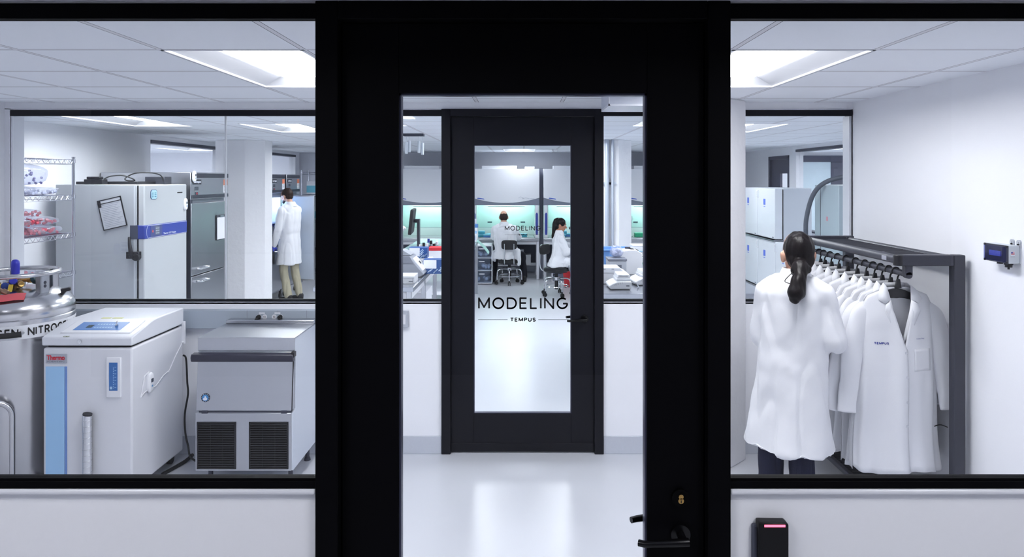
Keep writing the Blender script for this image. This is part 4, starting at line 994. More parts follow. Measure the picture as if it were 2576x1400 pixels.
# back wire shelf with teal fronted boxes
wire_shelf('wire_shelf', 'far chrome shelving with teal fronted boxes near the back wall', -4.1, -3.2, 13.3, 13.75, [2.05, 1.63, 1.15, .6, .2], 2.08)
k = 0
for z in (1.64, 1.16):
    for x in (-3.92, -3.7, -3.48):
        t = thing('reagent_box', '%s teal fronted box on the %s level of the far chrome shelving' % (('left', 'middle', 'right')[int(round((x+3.92)/.22))], 'upper' if z > 1.5 else 'lower'), 'box', (x, 13.46, z), 0, 'teal fronted boxes')
        MB().box(-.1, .1, -.13, .13, 0, .24).build('body', WENAM, t, bevel=.003); MB().box(-.098, .098, -.134, -.13, .03, .16).build('front_label', mat('teal_label', (112, 186, 210), .5), t)
# ------------------------------------------------------------------ biosafety cabinets along the back
YS = 13.6
def bsc(label, xc, items=()):
    t = thing('biosafety_cabinet', label, 'safety cabinet', (xc, YS, 0), 0, None); W = .645
    z0, zw, zo, zt = .76, .80, 1.42, 2.115
    # painted upper hood with a bowed lower edge above a grey band
    n = 24; low = [(-W+2*W*k/n, 1.465+.1*(abs(-1+2*k/n)**2.0)) for k in range(n+1)]
    MB().prism(low+[(W, zt), (-W, zt)], 'y', -.012, .03).build('front_panel', WENAM, t, bevel=.004)
    MB().prism([(-W, zo)]+[(W, zo)]+[(x, z+.004) for x, z in low[::-1]], 'y', -.006, .03).build('grey_band', BSCG, t)
    MB().box(-W, W, .03, .82, 1.52, zt).build('hood', WENAM, t)
    MB().box(-W+.19, W-.43, .02, .4, zt, zt+.06).build('top_plate', WENAM, t, bevel=.003); MB().box(W-.28, W-.09, .02, .3, zt, zt+.045).build('top_plate', WENAM, t, bevel=.003)
    bx = -W+.17; mb = MB(); mb.prism([(bx-.07, 1.548), (bx+.07, 1.53), (bx+.06, 1.548), (bx-.02, 1.562), (bx-.06, 1.565)], 'y', -.016, -.010); mb.build('blue_badge', mat('badge_royal', (66, 96, 190), .4), t)
    mb = MB(); mb.tube([(W-.4, -.0125, 1.56), (W-.36, -.0125, 1.585), (W-.3, -.0125, 1.56), (W-.33, -.0125, 1.545), (W-.26, -.0125, 1.565), (W-.2, -.0125, 1.55), (W-.1, -.0125, 1.55)], .003, 5); mb.build('script_mark', mat('script_grey', (170, 174, 192), .5), t)
    # chamber
    INR = mat('chamber_steel', (214, 232, 229), .35, .25, bump=.02)
    mb = MB().box(-W, -W+.09, .0, .8, z0, zo+.1).box(W-.09, W, .0, .8, z0, zo+.1).box(-W+.09, W-.09, .62, .66, zw, zo+.1).box(-W+.09, W-.09, .02, .66, zo+.09, zo+.11)
    mb.build('chamber', INR, t)
    MB().box(-W+.1, W-.1, .04, .62, z0, zw).build('work_surface', STEEL, t)
    MB().box(-W, W, -.03, .04, z0-.02, zw-.01).box(-W+.02, W-.02, -.055, -.03, z0+.0, zw-.012).build('front_lip', STEEL, t, bevel=.006)
    MB().cyl((-W+.2, .35, zo+.07), (W-.2, .35, zo+.07), .014, seg=10).build('lamp', TUBE, t)
    MB().cyl((-W+.28, .6, 1.385), (W-.28, .6, 1.385), .009, seg=10).build('inner_rail', STEEL, t)
    for x in (-.33, .33): MB().box(x-.045, x+.045, .612, .62, 1.05, 1.075).build('outlet', DKGREY, t)
    sh = MB().box(-W+.07, W-.07, .004, .010, 1.0, zo+.02).build('sash', SASH, t, smooth=0)
    MB().box(-W+.07, W-.07, .0, .014, .992, 1.004).build('sash_edge', mat('sash_edge_grey', (170, 200, 200), .4), sh)
    for sx in (-1, 1):
        MB().box(sx*W-sx*.02, sx*W-sx*.075, -.02, .0, .80, zo).build('side_post', WENAM, t, bevel=.004)
        MB().prism([(sx*(W-.05)-.022, .9), (sx*(W-.05)-.018, .86), (sx*(W-.05)+.018, .86), (sx*(W-.05)+.022, .9), (sx*(W-.05)+.022, 1.25), (sx*(W-.05)+.01, 1.28), (sx*(W-.05)-.01, 1.28), (sx*(W-.05)-.022, 1.25)], 'y', -.027, -.019).build('side_grip', NAVY, t, bevel=.004)
    for sx in (-1, 1):
        for y in (.05, .72): MB().box(sx*(W-.03)-.025, sx*(W-.03)+.025, y-.025, y+.025, 0, z0).build('leg', WENAM, t, bevel=.004)
    MB().box(-W+.03, W-.03, .03, .07, z0-.09, z0-.02).box(-W+.03, W-.03, .70, .74, z0-.09, z0-.02).box(-W+.03, W-.03, .7, .74, .18, .24).build('stand_rail', WENAM, t)
    return t
CAB = [(-1.785, 'biosafety cabinet at the left of the row, behind the monitor'), (-.296, 'biosafety cabinet with the bald seated man working at it'),
       (1.072, 'biosafety cabinet behind the seated woman with the ponytail'), (2.615, 'biosafety cabinet at the right of the row, past the conduit column')]
for x, l in CAB: bsc(l, x)
tag(MB().box(-.55, .12, 14.1, 14.5, .20, .222).build('shelf_board', LGREY), 'grey shelf board low under the cabinet of the bald man', 'shelf')
def carton(name, label, c, s, m, top=None, group=None, cat='box', front=None):
    t = thing(name, label, cat, c, 0, group); sx, sy, sz = s[0]/2, s[1]/2, s[2]
    MB().box(-sx, sx, -sy, sy, 0, sz*.8).build('body', m, t, bevel=.004); MB().box(-sx-.003, sx+.003, -sy-.003, sy+.003, sz*.78, sz).build('lid', top or m, t, bevel=.004)
    if front: MB().box(-sx*.7, sx*.7, -sy-.002, -sy, sz*.2, sz*.6).build('label', front, t)
    return t
carton('storage_box', 'long pale box on the low shelf under the middle cabinet', (.02, 14.2, .223), (.34, .28, .2), LGREY)
carton('storage_box', 'small pale box stacked on the long one under the middle cabinet', (-.05, 14.2, .424), (.2, .2, .1), WENAM)
# in the chambers
def tip_box(label, c, m, s=(.13, .09, .06)):
    t = thing('tip_box', label, 'box', c, 0, 'pipette tip boxes in the cabinets')
    MB().box(-s[0]/2, s[0]/2, -s[1]/2, s[1]/2, 0, s[2]*.55).build('body', m, t, bevel=.004); MB().box(-s[0]/2, s[0]/2, -s[1]/2, s[1]/2, s[2]*.56, s[2]).build('lid', MATS['clear_blue_lid'], t, bevel=.004)
mat('clear_blue_lid', (120, 200, 225), .3)
for k, (x, y, m, l) in enumerate([(-.78, .2, TEALP, 'nearest blue tip box left in the cabinet of the bald man'), (-.62, .3, TEALP, 'blue tip box behind the left arm of the bald man'), (-.66, .13, BLUEP, 'darker blue tip box by the left arm of the bald man'),
        (.05, .25, TEALP, 'blue tip box right in the cabinet of the bald man'), (.8, .24, TEALP, 'blue tip box low behind the face of the seated woman'), (.9, .35, BLUEP, 'darker tip box in the cabinet behind the seated woman')]):
    tip_box(l, (x, YS+y, .80), m)
tip_box('blue tip box standing on another behind the face of the seated woman', (.82, YS+.24, .861), TEALP)
tip_box('blue tip box stacked on the nearest one in the cabinet of the bald man', (-.77, YS+.2, .861), TEALP)
carton('rack_box', 'green rack box in the right hand cabinet past the column', (2.30, YS+.2, .80), (.2, .14, .085), GREENP, mat('light_green_lid', (90, 200, 160), .4))
t = thing('pipette_stand', 'white pipette stand in the cabinet past the column', 'stand', (2.09, YS+.3, .80))
MB().cyl((0, 0, 0), (0, 0, .02), .09, seg=24).build('base', WPLAST, t); MB().cyl((0, 0, .02), (0, 0, .36), .012).build('pole', WPLAST, t); MB().box(-.1, .1, -.02, .02, .33, .36).build('holder_bar', WPLAST, t, bevel=.004)
for x in (-.08, -.03, .06): MB().tube([(x, -.025, .4), (x, -.025, .3), (x, -.025, .22), (x, -.025, .1)], [.016, .015, .011, .005], 10).build('pipette', WPLAST, t)
MB().box(-.06, .06, -.05, .05, .02, .16).build('bottle', WPLAST, t, bevel=.02)
# grey sheets standing in for the wall seen between and below the cabinets
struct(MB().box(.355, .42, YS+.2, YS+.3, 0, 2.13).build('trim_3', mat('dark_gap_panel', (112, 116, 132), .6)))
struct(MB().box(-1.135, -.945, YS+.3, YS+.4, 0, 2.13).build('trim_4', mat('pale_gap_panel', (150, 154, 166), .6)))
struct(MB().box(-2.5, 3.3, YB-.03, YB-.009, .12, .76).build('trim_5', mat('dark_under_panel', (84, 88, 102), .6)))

# ------------------------------------------------------------------ benches
def bench(name, label, x0, x1, y0, y1, z=.92, shelf=True, apron=True, legs=None):
    t = thing(name, label, 'bench', ((x0+x1)/2, (y0+y1)/2, 0)); W, D = (x1-x0)/2, (y1-y0)/2
    MB().box(-W, W, -D, D, z-.045, z).build('worktop', mat('bench_steel', (176, 180, 190), .22, .85, bump=.03, bscale=30), t, bevel=.005)
    MB().box(-W+.04, W-.04, -D+.04, D-.04, z-.13, z-.045).build('apron', LGREY, t)
    n = legs or 2
    for sx in (-1, 1):
        for k in range(n):
            y = -D+.05+(2*D-.1)*k/(n-1); MB().box(sx*(W-.05)-.022, sx*(W-.05)+.022, y-.022, y+.022, 0, z-.045).build('leg', STEEL, t, bevel=.003)
    if shelf: MB().box(-W+.03, W-.12, -D+.06, D-.03, .35, .375).build('lower_shelf', LGREY, t, bevel=.003)
    return t
BT = .921
bench('lab_bench', 'steel topped bench with white box and blue striped cartons, left of the inner door', -1.94, -1.0, 6.62, 8.7, legs=3)
bench('lab_bench', 'cluttered bench whose end shows beside the left edge of the inner door pane', -1.7, -.7, 9.6, 12.0, legs=3)
bench('lab_bench', 'steel topped bench with white instruments, right of the inner door', .55, 2.2, 6.25, 8.3, legs=3)
bench('lab_bench', 'bench with the microscope before the seated woman', .95, 1.75, 11.2, 12.4, .76)
# left bench things
def at(px, py, Y): return (X(px, Y), Y, Z(py, Y))
t = thing('instrument_case', 'wide grey instrument with sloping right side on the left bench', 'instrument', (-1.235, 7.45, BT))
MB().prism([(-.35, 0), (.2, 0), (.24, .03), (.09, .21), (-.35, .21)], 'y', -.17, .2).build('case', mat('instrument_grey', (150, 154, 166), .45, bump=.02), t, bevel=.008)
MB().prism([(-.35, .14), (.137, .14), (.092, .215), (-.35, .215)], 'y', -.174, -.16).build('upper_band', mat('instrument_dark', (122, 126, 140), .45), t)
MB().obox((.17, 0, .125), (.052, 0, -.062), (0, .12, 0), (.004, 0, .0035)).build('keypad', PAPER, t); MB().obox((.17, .03, .131), (.012, 0, -.014), (0, .03, 0), (.004, 0, .0035)).build('key_button', INK, t)
t = thing('open_notebook', 'grey papers lying on top of the wide grey instrument', 'papers', (-1.24, 7.45, BT+.217))
MB().prism([(-.1, 0), (.1, 0), (.1, .004), (.02, .05), (-.02, .05), (-.1, .006)], 'y', -.1, .1).build('sheets', mat('grey_papers', (150, 154, 164), .7), t); MB().obox((-.16, .02, .012), (.06, 0, .012), (0, .08, 0), (-.001, 0, .002)).build('loose_sheet', PAPER, t)
t = thing('white_box', 'flat white box at the near edge of the left bench', 'box', (X(1020, 6.95), 6.95, BT))
MB().box(-.12, .105, -.12, .12, 0, .075).build('body', WPLAST, t, bevel=.003); MB().box(-.12, .105, -.122, -.118, .055, .058).build('lid_seam', MGREY, t); MB().box(.05, .09, -.1215, -.1195, .02, .026).build('print', INKG, t); MB().box(.087, .09, -.1215, -.1195, .01, .05).build('side_line', MGREY, t)
def stripebox(label, c, s, rz=0, lid=False):
    t = thing('striped_carton', label, 'box', c, rz, 'blue striped cartons on the left bench'); sx, sy, sz = s[0]/2, s[1]/2, s[2]
    MB().box(-sx, sx, -sy, sy, 0, sz).build('body', CARD, t, bevel=.002)
    MB().box(-sx*.96, sx*.18, -sy-.0015, -sy, sz*.18 if not lid else sz*.38, sz*.97).build('white_panel', PAPER, t)
    mb = MB(); n = 9
    rnd = random.Random(int(s[0]*1000))
    for k in range(14):
        x = rnd.uniform(sx*.25, sx*.9) if k < 9 else rnd.uniform(-sx*.9, sx*.2); z = rnd.uniform(.12, .85)*sz if k < 9 else rnd.uniform(.05, .15)*sz
        if lid and k >= 9: z = rnd.uniform(.06, .3)*sz
        mb.obox((x, -sy-.001, z), (.016, 0, .014), (0, .001, 0), (-.002, 0, .0028))
    mb.build('pale_stripes', mat('stripe_pale_blue', (190, 212, 236), .5), t)
stripebox('blue striped carton with a white panel behind the grey instrument', (X(1054, 7.8), 7.8, BT+.145), (.2, .14, .115))
stripebox('blue striped carton at the right bench edge beside the door frame', (X(1095, 7.62), 7.62, BT), (.24, .16, .15), 0, True)
carton('support_box', 'white box under the blue striped carton behind the instrument', (X(1052, 7.82), 7.82, BT), (.3, .17, .144), PAPER)
carton('red_lidded_tub', 'white tub with a bright red lid at the far left bench edge', (X(1102, 8.25), 8.25, BT+.05), (.2, .2, .17), WPLAST, RED)
carton('support_tray', 'pale tray under the red lidded tub', (X(1098, 8.25), 8.25, BT), (.24, .22, .049), LGREY)
carton('red_carton', 'small red carton beside the monitor on the left bench', (X(1026, 8.15), 8.15, BT+.08), (.1, .1, .075), RED)
carton('white_carton', 'white carton under the small red one on the left bench', (X(1026, 8.15), 8.15, BT), (.13, .13, .079), PAPER)
t = thing('computer_monitor', 'black monitor seen nearly edge on, on the left bench', 'monitor', (X(1052, 8.45), 8.45, BT))
q = Matrix.Rotation(math.radians(4.5), 3, 'Z') @ Matrix.Rotation(math.radians(6), 3, 'Y'); cc = V3(-.07, 0, .505)
sc = MB().obox(cc, q@V3(.018, 0, 0), q@V3(0, .25, 0), q@V3(0, 0, .145)).build('screen_case', BLACKP, t, bevel=.006)
MB().obox(cc-q@V3(.0185, 0, 0), q@V3(.001, 0, 0), q@V3(0, .235, 0), q@V3(0, 0, .13)).build('screen', mat('dark_screen', (30, 34, 44), .15), sc)
MB().box(-.01, .02, -.035, .035, 0, .53).box(-.055, .015, -.03, .03, .49, .53).build('stand', mat('monitor_stand', (60, 64, 74), .4), t, bevel=.003); MB().box(-.1, .1, -.12, .12, 0, .012).build('base', BLACKP, t, bevel=.004)
rnd = random.Random(4)
bt = [(1058, 8.22, .25, .035, STEEL), (1066, 8.2, .27, .032, DKGREY), (1074, 8.35, .25, .03, PAPER), (1078, 8.4, .3, .028, CLEARG), (1084, 8.5, .27, .034, MGREY), (1092, 8.42, .24, .036, PAPER), (1099, 8.48, .26, .034, CLEARG)]
lb = ['steel bottle next to the monitor stand', 'dark grey bottle, second from the monitor', 'white bottle, third from the monitor', 'clear tall bottle in the middle of the bottle row', 'grey bottle right of the clear tall one', 'white bottle behind the red lidded tub', 'clear bottle at the right end of the bottle row']
for (px, Y, h, r, m), l in zip(bt, lb):
    t = thing('reagent_bottle', l+' on the left bench', 'bottle', (X(px, Y), Y, BT), 0, 'bottles on the left bench')
    MB().lathe([(0, 0), (r, 0), (r, h*.7), (r*.5, h*.82), (r*.42, h*.86), (0, h*.86)], seg=18).build('body', m, t); MB().cyl((0, 0, h*.85), (0, 0, h), r*.5, seg=14).build('cap', rnd.choice([WPLAST, BLACKP, NAVY]), t)
    MB().lathe([(r+.0008, h*.2), (r+.0008, h*.55)], seg=18, cap=False).build('label', PAPER, t)
t = thing('microscope', 'microscope partly hidden at the left edge of the door glass', 'microscope', (X(1005, 7.95), 7.95, BT+.0))
MB().box(-.12, .1, -.09, .09, 0, .05).build('base', mat('scope_grey', (140, 146, 156), .4), t, bevel=.01); MB().prism([(-.1, .05), (-.02, .05), (.0, .3), (-.04, .38), (-.1, .38)], 'y', -.05, .05).build('arm', MATS['scope_grey'], t, bevel=.01)
MB().cyl((-.01, 0, .40), (.06, 0, .47), .022).box(-.08, .02, -.05, .05, .36, .43).build('head', WPLAST, t, bevel=.008); MB().box(-.03, .1, -.07, .07, .15, .165).build('stage', DKGREY, t)
carton('grey_bin', 'grey drawer box on the shelf under the left bench', (-1.3, 8.1, .376), (.5, .5, .3), LGREY)
carton('lower_carton', 'small dark carton on the shelf under the left bench', (-1.22, 7.5, .376), (.2, .2, .14), MGREY)
t = thing('floor_cabinet', 'low grey cabinet on the floor under the left bench', 'cabinet', (-1.5, 7.35, 0))
MB().box(-.35, .25, -.2, .45, .02, .33).build('body', mat('cabinet_grey', (160, 164, 174), .5), t, bevel=.004); MB().box(-.34, .24, -.212, -.2, .04, .31).build('drawer', LGREY, t, bevel=.003)
# centre bench clutter (left of the seated man)
ctr = [(1198, 11.4, .14, .12, .17, PAPER, SKYB, 'white and pale blue box, front one on the bench left of the bald man'), (1196, 11.75, .2, .14, .26, PAPER, BLUEP, 'taller white box with blue bands left of the bald man'),
       (1200, 11.85, .1, .08, .34, LGREY, PAPER, 'tall pale box at the back left of the bald man')]
for px, Y, a, b_, h, m, m2, l in ctr: carton('supply_carton', l, (X(px, Y)-.06, Y, BT), (a, b_, h), m, m2, 'cartons on the centre bench', front=BLUEP)
t = thing('paper_stack', 'mint green sheets hanging over the bench end left of the bald man', 'papers', (-.72, 11.5, BT))
MB().prism([(-.16, .0), (-.16, .004), (.02, .006), (.14, -.1), (.2, -.19), (.194, -.195), (.13, -.106), (.02, .0)], 'y', -.16, .16).build('sheets', MINT, t)
t = thing('drawer_tower', 'clear plastic three drawer tower on the floor left of the bald man', 'drawer unit', (X(1216, 13.1)-.02, 13.15, 0))
MB().box(-.19, .19, .2, .22, .02, .72).box(-.19, -.175, -.2, .2, .02, .72).box(.175, .19, -.2, .2, .02, .72).box(-.19, .19, -.2, .2, .70, .72).box(-.19, .19, -.2, .2, .02, .035).box(-.19, .19, -.2, .2, .25, .262).box(-.19, .19, -.2, .2, .48, .492).build('frame', WPLAST, t, bevel=.003)
for z in (.04, .267, .497):
    d_ = MB().box(-.17, .17, -.21, -.2, z, z+.19).build('drawer', CLEARG, t, smooth=0); MB().box(-.05, .05, -.225, -.21, z+.15, z+.165).build('drawer_pull', WPLAST, d_)
    mb = MB(); r2 = random.Random(int(z*100))
    for k in range(8): mb.ell((r2.uniform(-.13, .13), r2.uniform(-.12, .1), z+.04+r2.uniform(0, .03)), .035)
    o = mb.build('contents', mat('pale_blue_stuff', (206, 212, 224), .6), t); o['kind'] = 'stuff'
# clear drawers and red bin by the seated woman
t = thing('drawer_unit', 'low white framed drawer under the cabinet behind the seated woman', 'drawer unit', (.78, 13.45, 0))
MB().box(-.21, -.19, -.18, .2, .0, .4).box(.19, .21, -.18, .2, .0, .4).box(-.21, .21, -.18, .2, .38, .4).box(-.21, .21, .18, .2, 0, .4).box(-.21, .21, -.18, .2, .0, .015).build('frame', WPLAST, t, bevel=.003)
MB().box(-.188, .188, -.19, -.178, .02, .24).build('drawer', CLEARG, t, smooth=0); MB().box(-.188, .188, -.19, -.178, .25, .375).build('drawer', WPLAST, t)
t = thing('waste_bin', 'red waste bin on the floor beyond the feet of the seated woman', 'bin', (X(1437, 12.55), 12.75, 0))
MB().lathe([(0, 0), (.11, 0), (.15, .4), (.156, .4), (.156, .42), (.14, .42), (.105, .02), (0, .02)], seg=24).build('body', RED, t); MB().lathe([(.15, .395), (.165, .395), (.165, .425), (.15, .425)], seg=24, cap=False).build('rim', mat('dark_red_rim', (160, 28, 40), .4), t)
# right bench things
t = thing('storage_tub', 'translucent blue tub on the right bench behind the grey instrument', 'tub', (X(1547, 7.95), 7.95, BT))
def tubshell(w0, d0, w1, d1, h, th=.006):
    def rect(w_, d_, z): return [(-w_, -d_, z), (w_, -d_, z), (w_, d_, z), (-w_, d_, z)]
    return MB().loft([rect(w0-th, d0-th, th), rect(w1-th, d1-th, h), rect(w1+.012, d1+.012, h), rect(w1+.012, d1+.012, h-.012), rect(w1, d1, h-.012), rect(w0, d0, 0)], cap=True)
tubshell(.12, .15, .165, .19, .235).build('shell', mat('translucent_blue_tub', (112, 160, 226), .35), t, bevel=.003)
bag('plastic_bag', 'clear plastic bag over the grey instrument, before the blue tub', (X(1551, 7.45), 7.45, BT+.19), .062, .075, .125, 40, FROST, 16, group=None, cr=.022, spread=.6)
t = thing('heating_block', 'grey bench instrument with dark window before the blue tub', 'instrument', (X(1550, 7.4), 7.4, BT))
MB().box(-.092, .095, -.1, .12, 0, .165).build('case', mat('block_grey', (178, 182, 192), .45, bump=.02), t, bevel=.005); MB().box(-.096, .099, -.104, .124, .165, .187).build('top_plate', mat('block_dark', (112, 116, 130), .45), t, bevel=.004); MB().box(-.04, .042, -.1025, -.1, .085, .125).build('window', mat('block_window', (92, 96, 110), .3), t)
t = thing('tall_instrument', 'tall pale instrument with sloping top right of the grey one', 'instrument', (X(1585, 7.6), 7.6, BT))
MB().prism([(-.13, 0), (.11, 0), (.11, .22), (.05, .26), (-.02, .26), (-.13, .24)], 'y', -.12, .14).build('case', LGREY, t, bevel=.006); MB().obox((.03, 0, .258), (.05, 0, -.01), (0, .06, 0), (0, 0, .004)).build('keypad', BLACKP, t); MB().cyl((-.02, .05, .26), (-.02, .05, .275), .03).build('knob', DKGREY, t)
t = thing('flat_instrument', 'flat white lidded instrument at the near left of the right bench', 'instrument', (X(1532, 6.95), 6.95, BT))
MB().box(-.13, .1, -.13, .13, 0, .105).build('case', WPLAST, t, bevel=.006); MB().prism([(-.13, .105), (.16, .105), (.12, .125), (.09, .155), (-.13, .155)], 'y', -.135, .135).build('lid', WENAM, t, bevel=.004)
mb = MB()
for x in (-.06, .02): mb.box(x-.012, x+.012, -.137, -.134, .14, .146)
mb.build('lid_print', INKG, t)
def thermocycler(label, c, rz=0, sc=1):
    t = thing('thermal_cycler', label, 'instrument', c, rz, 'white thermal cyclers on the right bench')
    MB().prism([(-.105, .02), (-.09, .004), (.09, .004), (.1, .02), (.1, .075), (-.03, .075), (-.075, .055), (-.105, .035)], 'y', -.14, .14).build('case', WPLAST, t, bevel=.008)
    MB().box(-.035, .098, -.125, .125, .076, .1).build('lid_base', WENAM, t, bevel=.006); MB().prism([(-.03, .1), (.095, .1), (.085, .135), (-.02, .135)], 'y', -.115, .115).build('lid', WPLAST, t, bevel=.006); MB().box(-.01, .07, -.118, -.1, .118, .127).build('lid_handle', MGREY, t, bevel=.003)
    mb = MB()
    for k in range(5): mb.obox((-.05+.016*k, -.1405, .045+.004*k), (.003, 0, .008), (0, .001, 0), (.001, 0, 0))
    mb.build('vent_slots', DKGREY, t); MB().box(.05, .08, -.1415, -.14, .03, .042).build('print', INKG, t)
    return t
thermocycler('white thermal cycler in the middle of the right bench', (X(1556, 6.6), 6.6, BT))
thermocycler('white thermal cycler at the right end of the bench, cut off by the door edge', (X(1616, 6.85), 6.85, BT), .1)
for k, (z, m) in enumerate(((0, CLEARG), (.07, PAPER), (.14, CLEARG), (.2, WPLAST))):
    carton('tip_tray', ('lowest', 'second', 'third', 'topmost')[k]+' tray of the stack at the far right of the bench', (X(1608, 8.05), 8.05, BT+z+.001*k), (.18, .2, .062), m if m is not CLEARG else LGREY, [MINT, PAPER, SKYB, PAPER][k], 'stacked trays on the right bench')
tag(MB().tube(smoothpath([(X(1590, 7.2), 7.2, BT+.01), (X(1597, 7.0), 7.0, BT+.01), (X(1585, 6.85), 6.85, BT+.012), (X(1600, 6.75), 6.75, BT+.01), (X(1606, 6.6), 6.6, BT+.01), (X(1603, 6.5), 6.5, BT+.01)]), .004).build('instrument_cable', mat('grey_cable', (120, 126, 138), .5)), 'thin grey cable winding over the right bench top', 'cable')
# microscope at which the seated woman looks
t = thing('microscope', 'microscope with black eyepieces in front of the seated woman', 'microscope', (.985, 11.8, .761))
MB().box(-.08, .14, -.1, .1, 0, .05).build('base', LGREY, t, bevel=.01); MB().prism([(.04, .05), (.13, .05), (.12, .33), (.04, .33)], 'y', -.045, .045).build('arm', WPLAST, t, bevel=.01); MB().box(-.06, .06, -.08, .08, .14, .155).build('stage', DKGREY, t)
MB().prism([(-.06, .27), (.1, .27), (.1, .36), (-.04, .36), (-.1, .33)], 'y', -.05, .05).build('head', WPLAST, t, bevel=.008)
for s_ in (-1, 1): MB().cyl((-.07, s_*.032, .325), (-.185, s_*.032, .352), .019, .021, seg=14).build('eyepiece', BLACKP, t)
MB().cyl((-.01, 0, .27), (-.01, 0, .17), .022, .015).build('objective', DKGREY, t)

# conduits on the lab column and things hung under the ceiling
for px, r, l in ((1527, .03, 'thicker grey conduit running up the left of the lab column'), (1541, .019, 'thinner grey conduit running up the lab column')):
    Yc = 9.76
    t = thing('conduit', l, 'conduit', (X(px, Yc), Yc, 0)); MB().cyl((0, 0, 0), (0, 0, CH), r, seg=14).build('pipe', mat('conduit_grey', (176, 184, 198), .4, .3), t)
    for z in (.95, 1.85): MB().box(-r-.03, r+.03, -.005, .045, z, z+.03).build('clamp', mat('clamp_grey', (170, 178, 190), .5), t)
t = thing('hanging_fixture', 'dark ceiling plate with clear tubes hanging from it, left of the inner door', 'ceiling fixture', (X(1038, 8.4), 8.5, CH))
MB().box(-.12, .12, -.06, .06, -.03, -.001).build('plate', DKGREY, t, bevel=.003)
for k, (dx, dy, l) in enumerate(((-.09, 0, .24), (-.06, .03, .22), (.06, 0, .23), (.1, .02, .25))):
    MB().cyl((dx, dy, -.03), (dx, dy, -l+.14), .003, seg=6).cyl((dx, dy, -l+.14), (dx, dy, -l), .018, .016, seg=12).build('clear_tube', mat('milky_tube', (214, 222, 230), .25), t)
t = thing('smoke_detector', 'small round detector on the lab ceiling near the far ceiling light', 'detector', (.62, 13.0, CH)); MB().cyl((0, 0, -.001), (0, 0, -.035), .06, .05, seg=24).build('case', WPLAST, t); MB().cyl((0, 0, -.034), (0, 0, -.05), .03, .024, seg=20).build('sensor', LGREY, t)

# ------------------------------------------------------------------ right side of the lab: incubators, tall freezer
def incubator(label, y0, y1, z0, h=.775, x0=3.78, depth=.55, logo=True):
    t = thing('incubator', label, 'incubator', (x0, (y0+y1)/2, z0), 0, 'stacked incubators'); D = (y1-y0)/2
    MB().box(.13, depth, -D, D, 0, h).build('cabinet', mat('incubator_side', (200, 206, 214), .4, bump=.02), t, bevel=.006)
    MB().box(.115, .13, -D+.012, D-.012, .02, h-.02).build('door_gasket', BLACKR, t)
    d_ = MB().box(0, .115, -D, D, .012, h-.004).build('door', mat('incubator_white', (220, 225, 232), .35, bump=.01), t, bevel=.01)
    lg = MB().box(-.002, 0, .02, .11, h*.66, h*.78).build('blue_logo', mat('logo_blue', (92, 118, 220), .4), d_); MB().box(-.002, 0, .03, .1, h*.62, h*.635).build('blue_logo_line', MATS['logo_blue'], d_)
    MB().tube([(0, -.1+D*1.2-.02, h*.95), (-.03, D*.9, h*.93), (-.03, D*.9, h*.82), (0, D*.9, h*.8)], .008, 8).build('handle', WPLAST, d_)
    MB().box(-.001, 0, -D+.05, -D+.12, .03, .045).build('latch_mark', INKG, d_)
    return t
lv = .22; up = 1.012
for y0, y1, z, l in ((9.82, 10.58, lv, 'single lower incubator nearest the coat rack, with a device on top'), (10.6, 11.38, lv, 'lower incubator of the nearer stack'), (11.4, 12.16, lv, 'lower incubator of the farther stack'),
                     (10.6, 11.38, up, 'upper incubator of the nearer stack, with its grey side showing'), (11.4, 12.16, up, 'upper incubator of the farther stack')):
    incubator(l+' in the lab', y0, y1, z)
t = thing('incubator_stand', 'low steel stand carrying the row of incubators', 'stand', (4.05, 11.0, 0)); MB().box(-.27, .28, -1.18, 1.16, .16, .215).build('frame', STEEL, t, bevel=.004)
for x in (-.24, .25):
    for y in (-1.15, -.39, .4, 1.13): MB().box(x-.02, x+.02, y-.02, y+.02, 0, .16).build('leg', STEEL, t)
t = thing('stack_rail', 'steel rail tray between the lower and upper incubators', 'tray', (4.05, 11.38, .996)); MB().box(-.29, .28, -.78, .78, .0005, .014).build('tray', CHROMEW, t)
t = thing('shaker_controller', 'small white device with a teal screen beside the head of the woman', 'device', (3.86, 9.95, lv+.776)); MB().box(-.1, .1, -.1, .1, 0, .115).build('case', WPLAST, t, bevel=.006); MB().box(-.095, -.02, -.1025, -.1, .02, .1).build('screen', TEALDIM, t)
cp = thing('incubator_controller', 'grey controller plate on the near side of the lower incubator', 'controller', (3.98, 9.8215, .72)); MB().box(-.08, .08, -.012, 0, -.17, .17).build('plate', LGREY, cp, bevel=.003); MB().box(-.05, .05, -.014, -.012, -.05, .06).build('display', mat('panel_slate', (120, 134, 152), .3), cp)
t = thing('upright_freezer', 'tall freezer with a shade-toned door at the far right window, a thick dark hose arching beside it', 'freezer', (4.1, 8.63, 0))
MB().box(-.33, .4, -.34, .34, .08, 1.855).build('cabinet', mat('tall_white_cabinet', (222, 226, 232), .4, bump=.01), t, bevel=.006)
d_ = MB().box(-.4, -.335, -.34, .34, .1, 1.85).build('door', mat('tall_door_shaded', (158, 172, 180), .35, bump=.02), t, bevel=.008); MB().box(-.403, -.4, .16, .166, .1, 1.85).build('door_seam', DKGREY, d_); MB().box(-.402, -.4, -.05, .0, 1.42, 1.47).build('red_label', mat('faded_red', (190, 130, 140), .5), d_)  # shade on this side of the freezer is put into the door colour
for sx in (-1, 1):
    for sy in (-1, 1): MB().cyl((sx*.28, sy*.27, 0), (sx*.28, sy*.27, .085), .03, seg=12).build('foot', DKGREY, t)
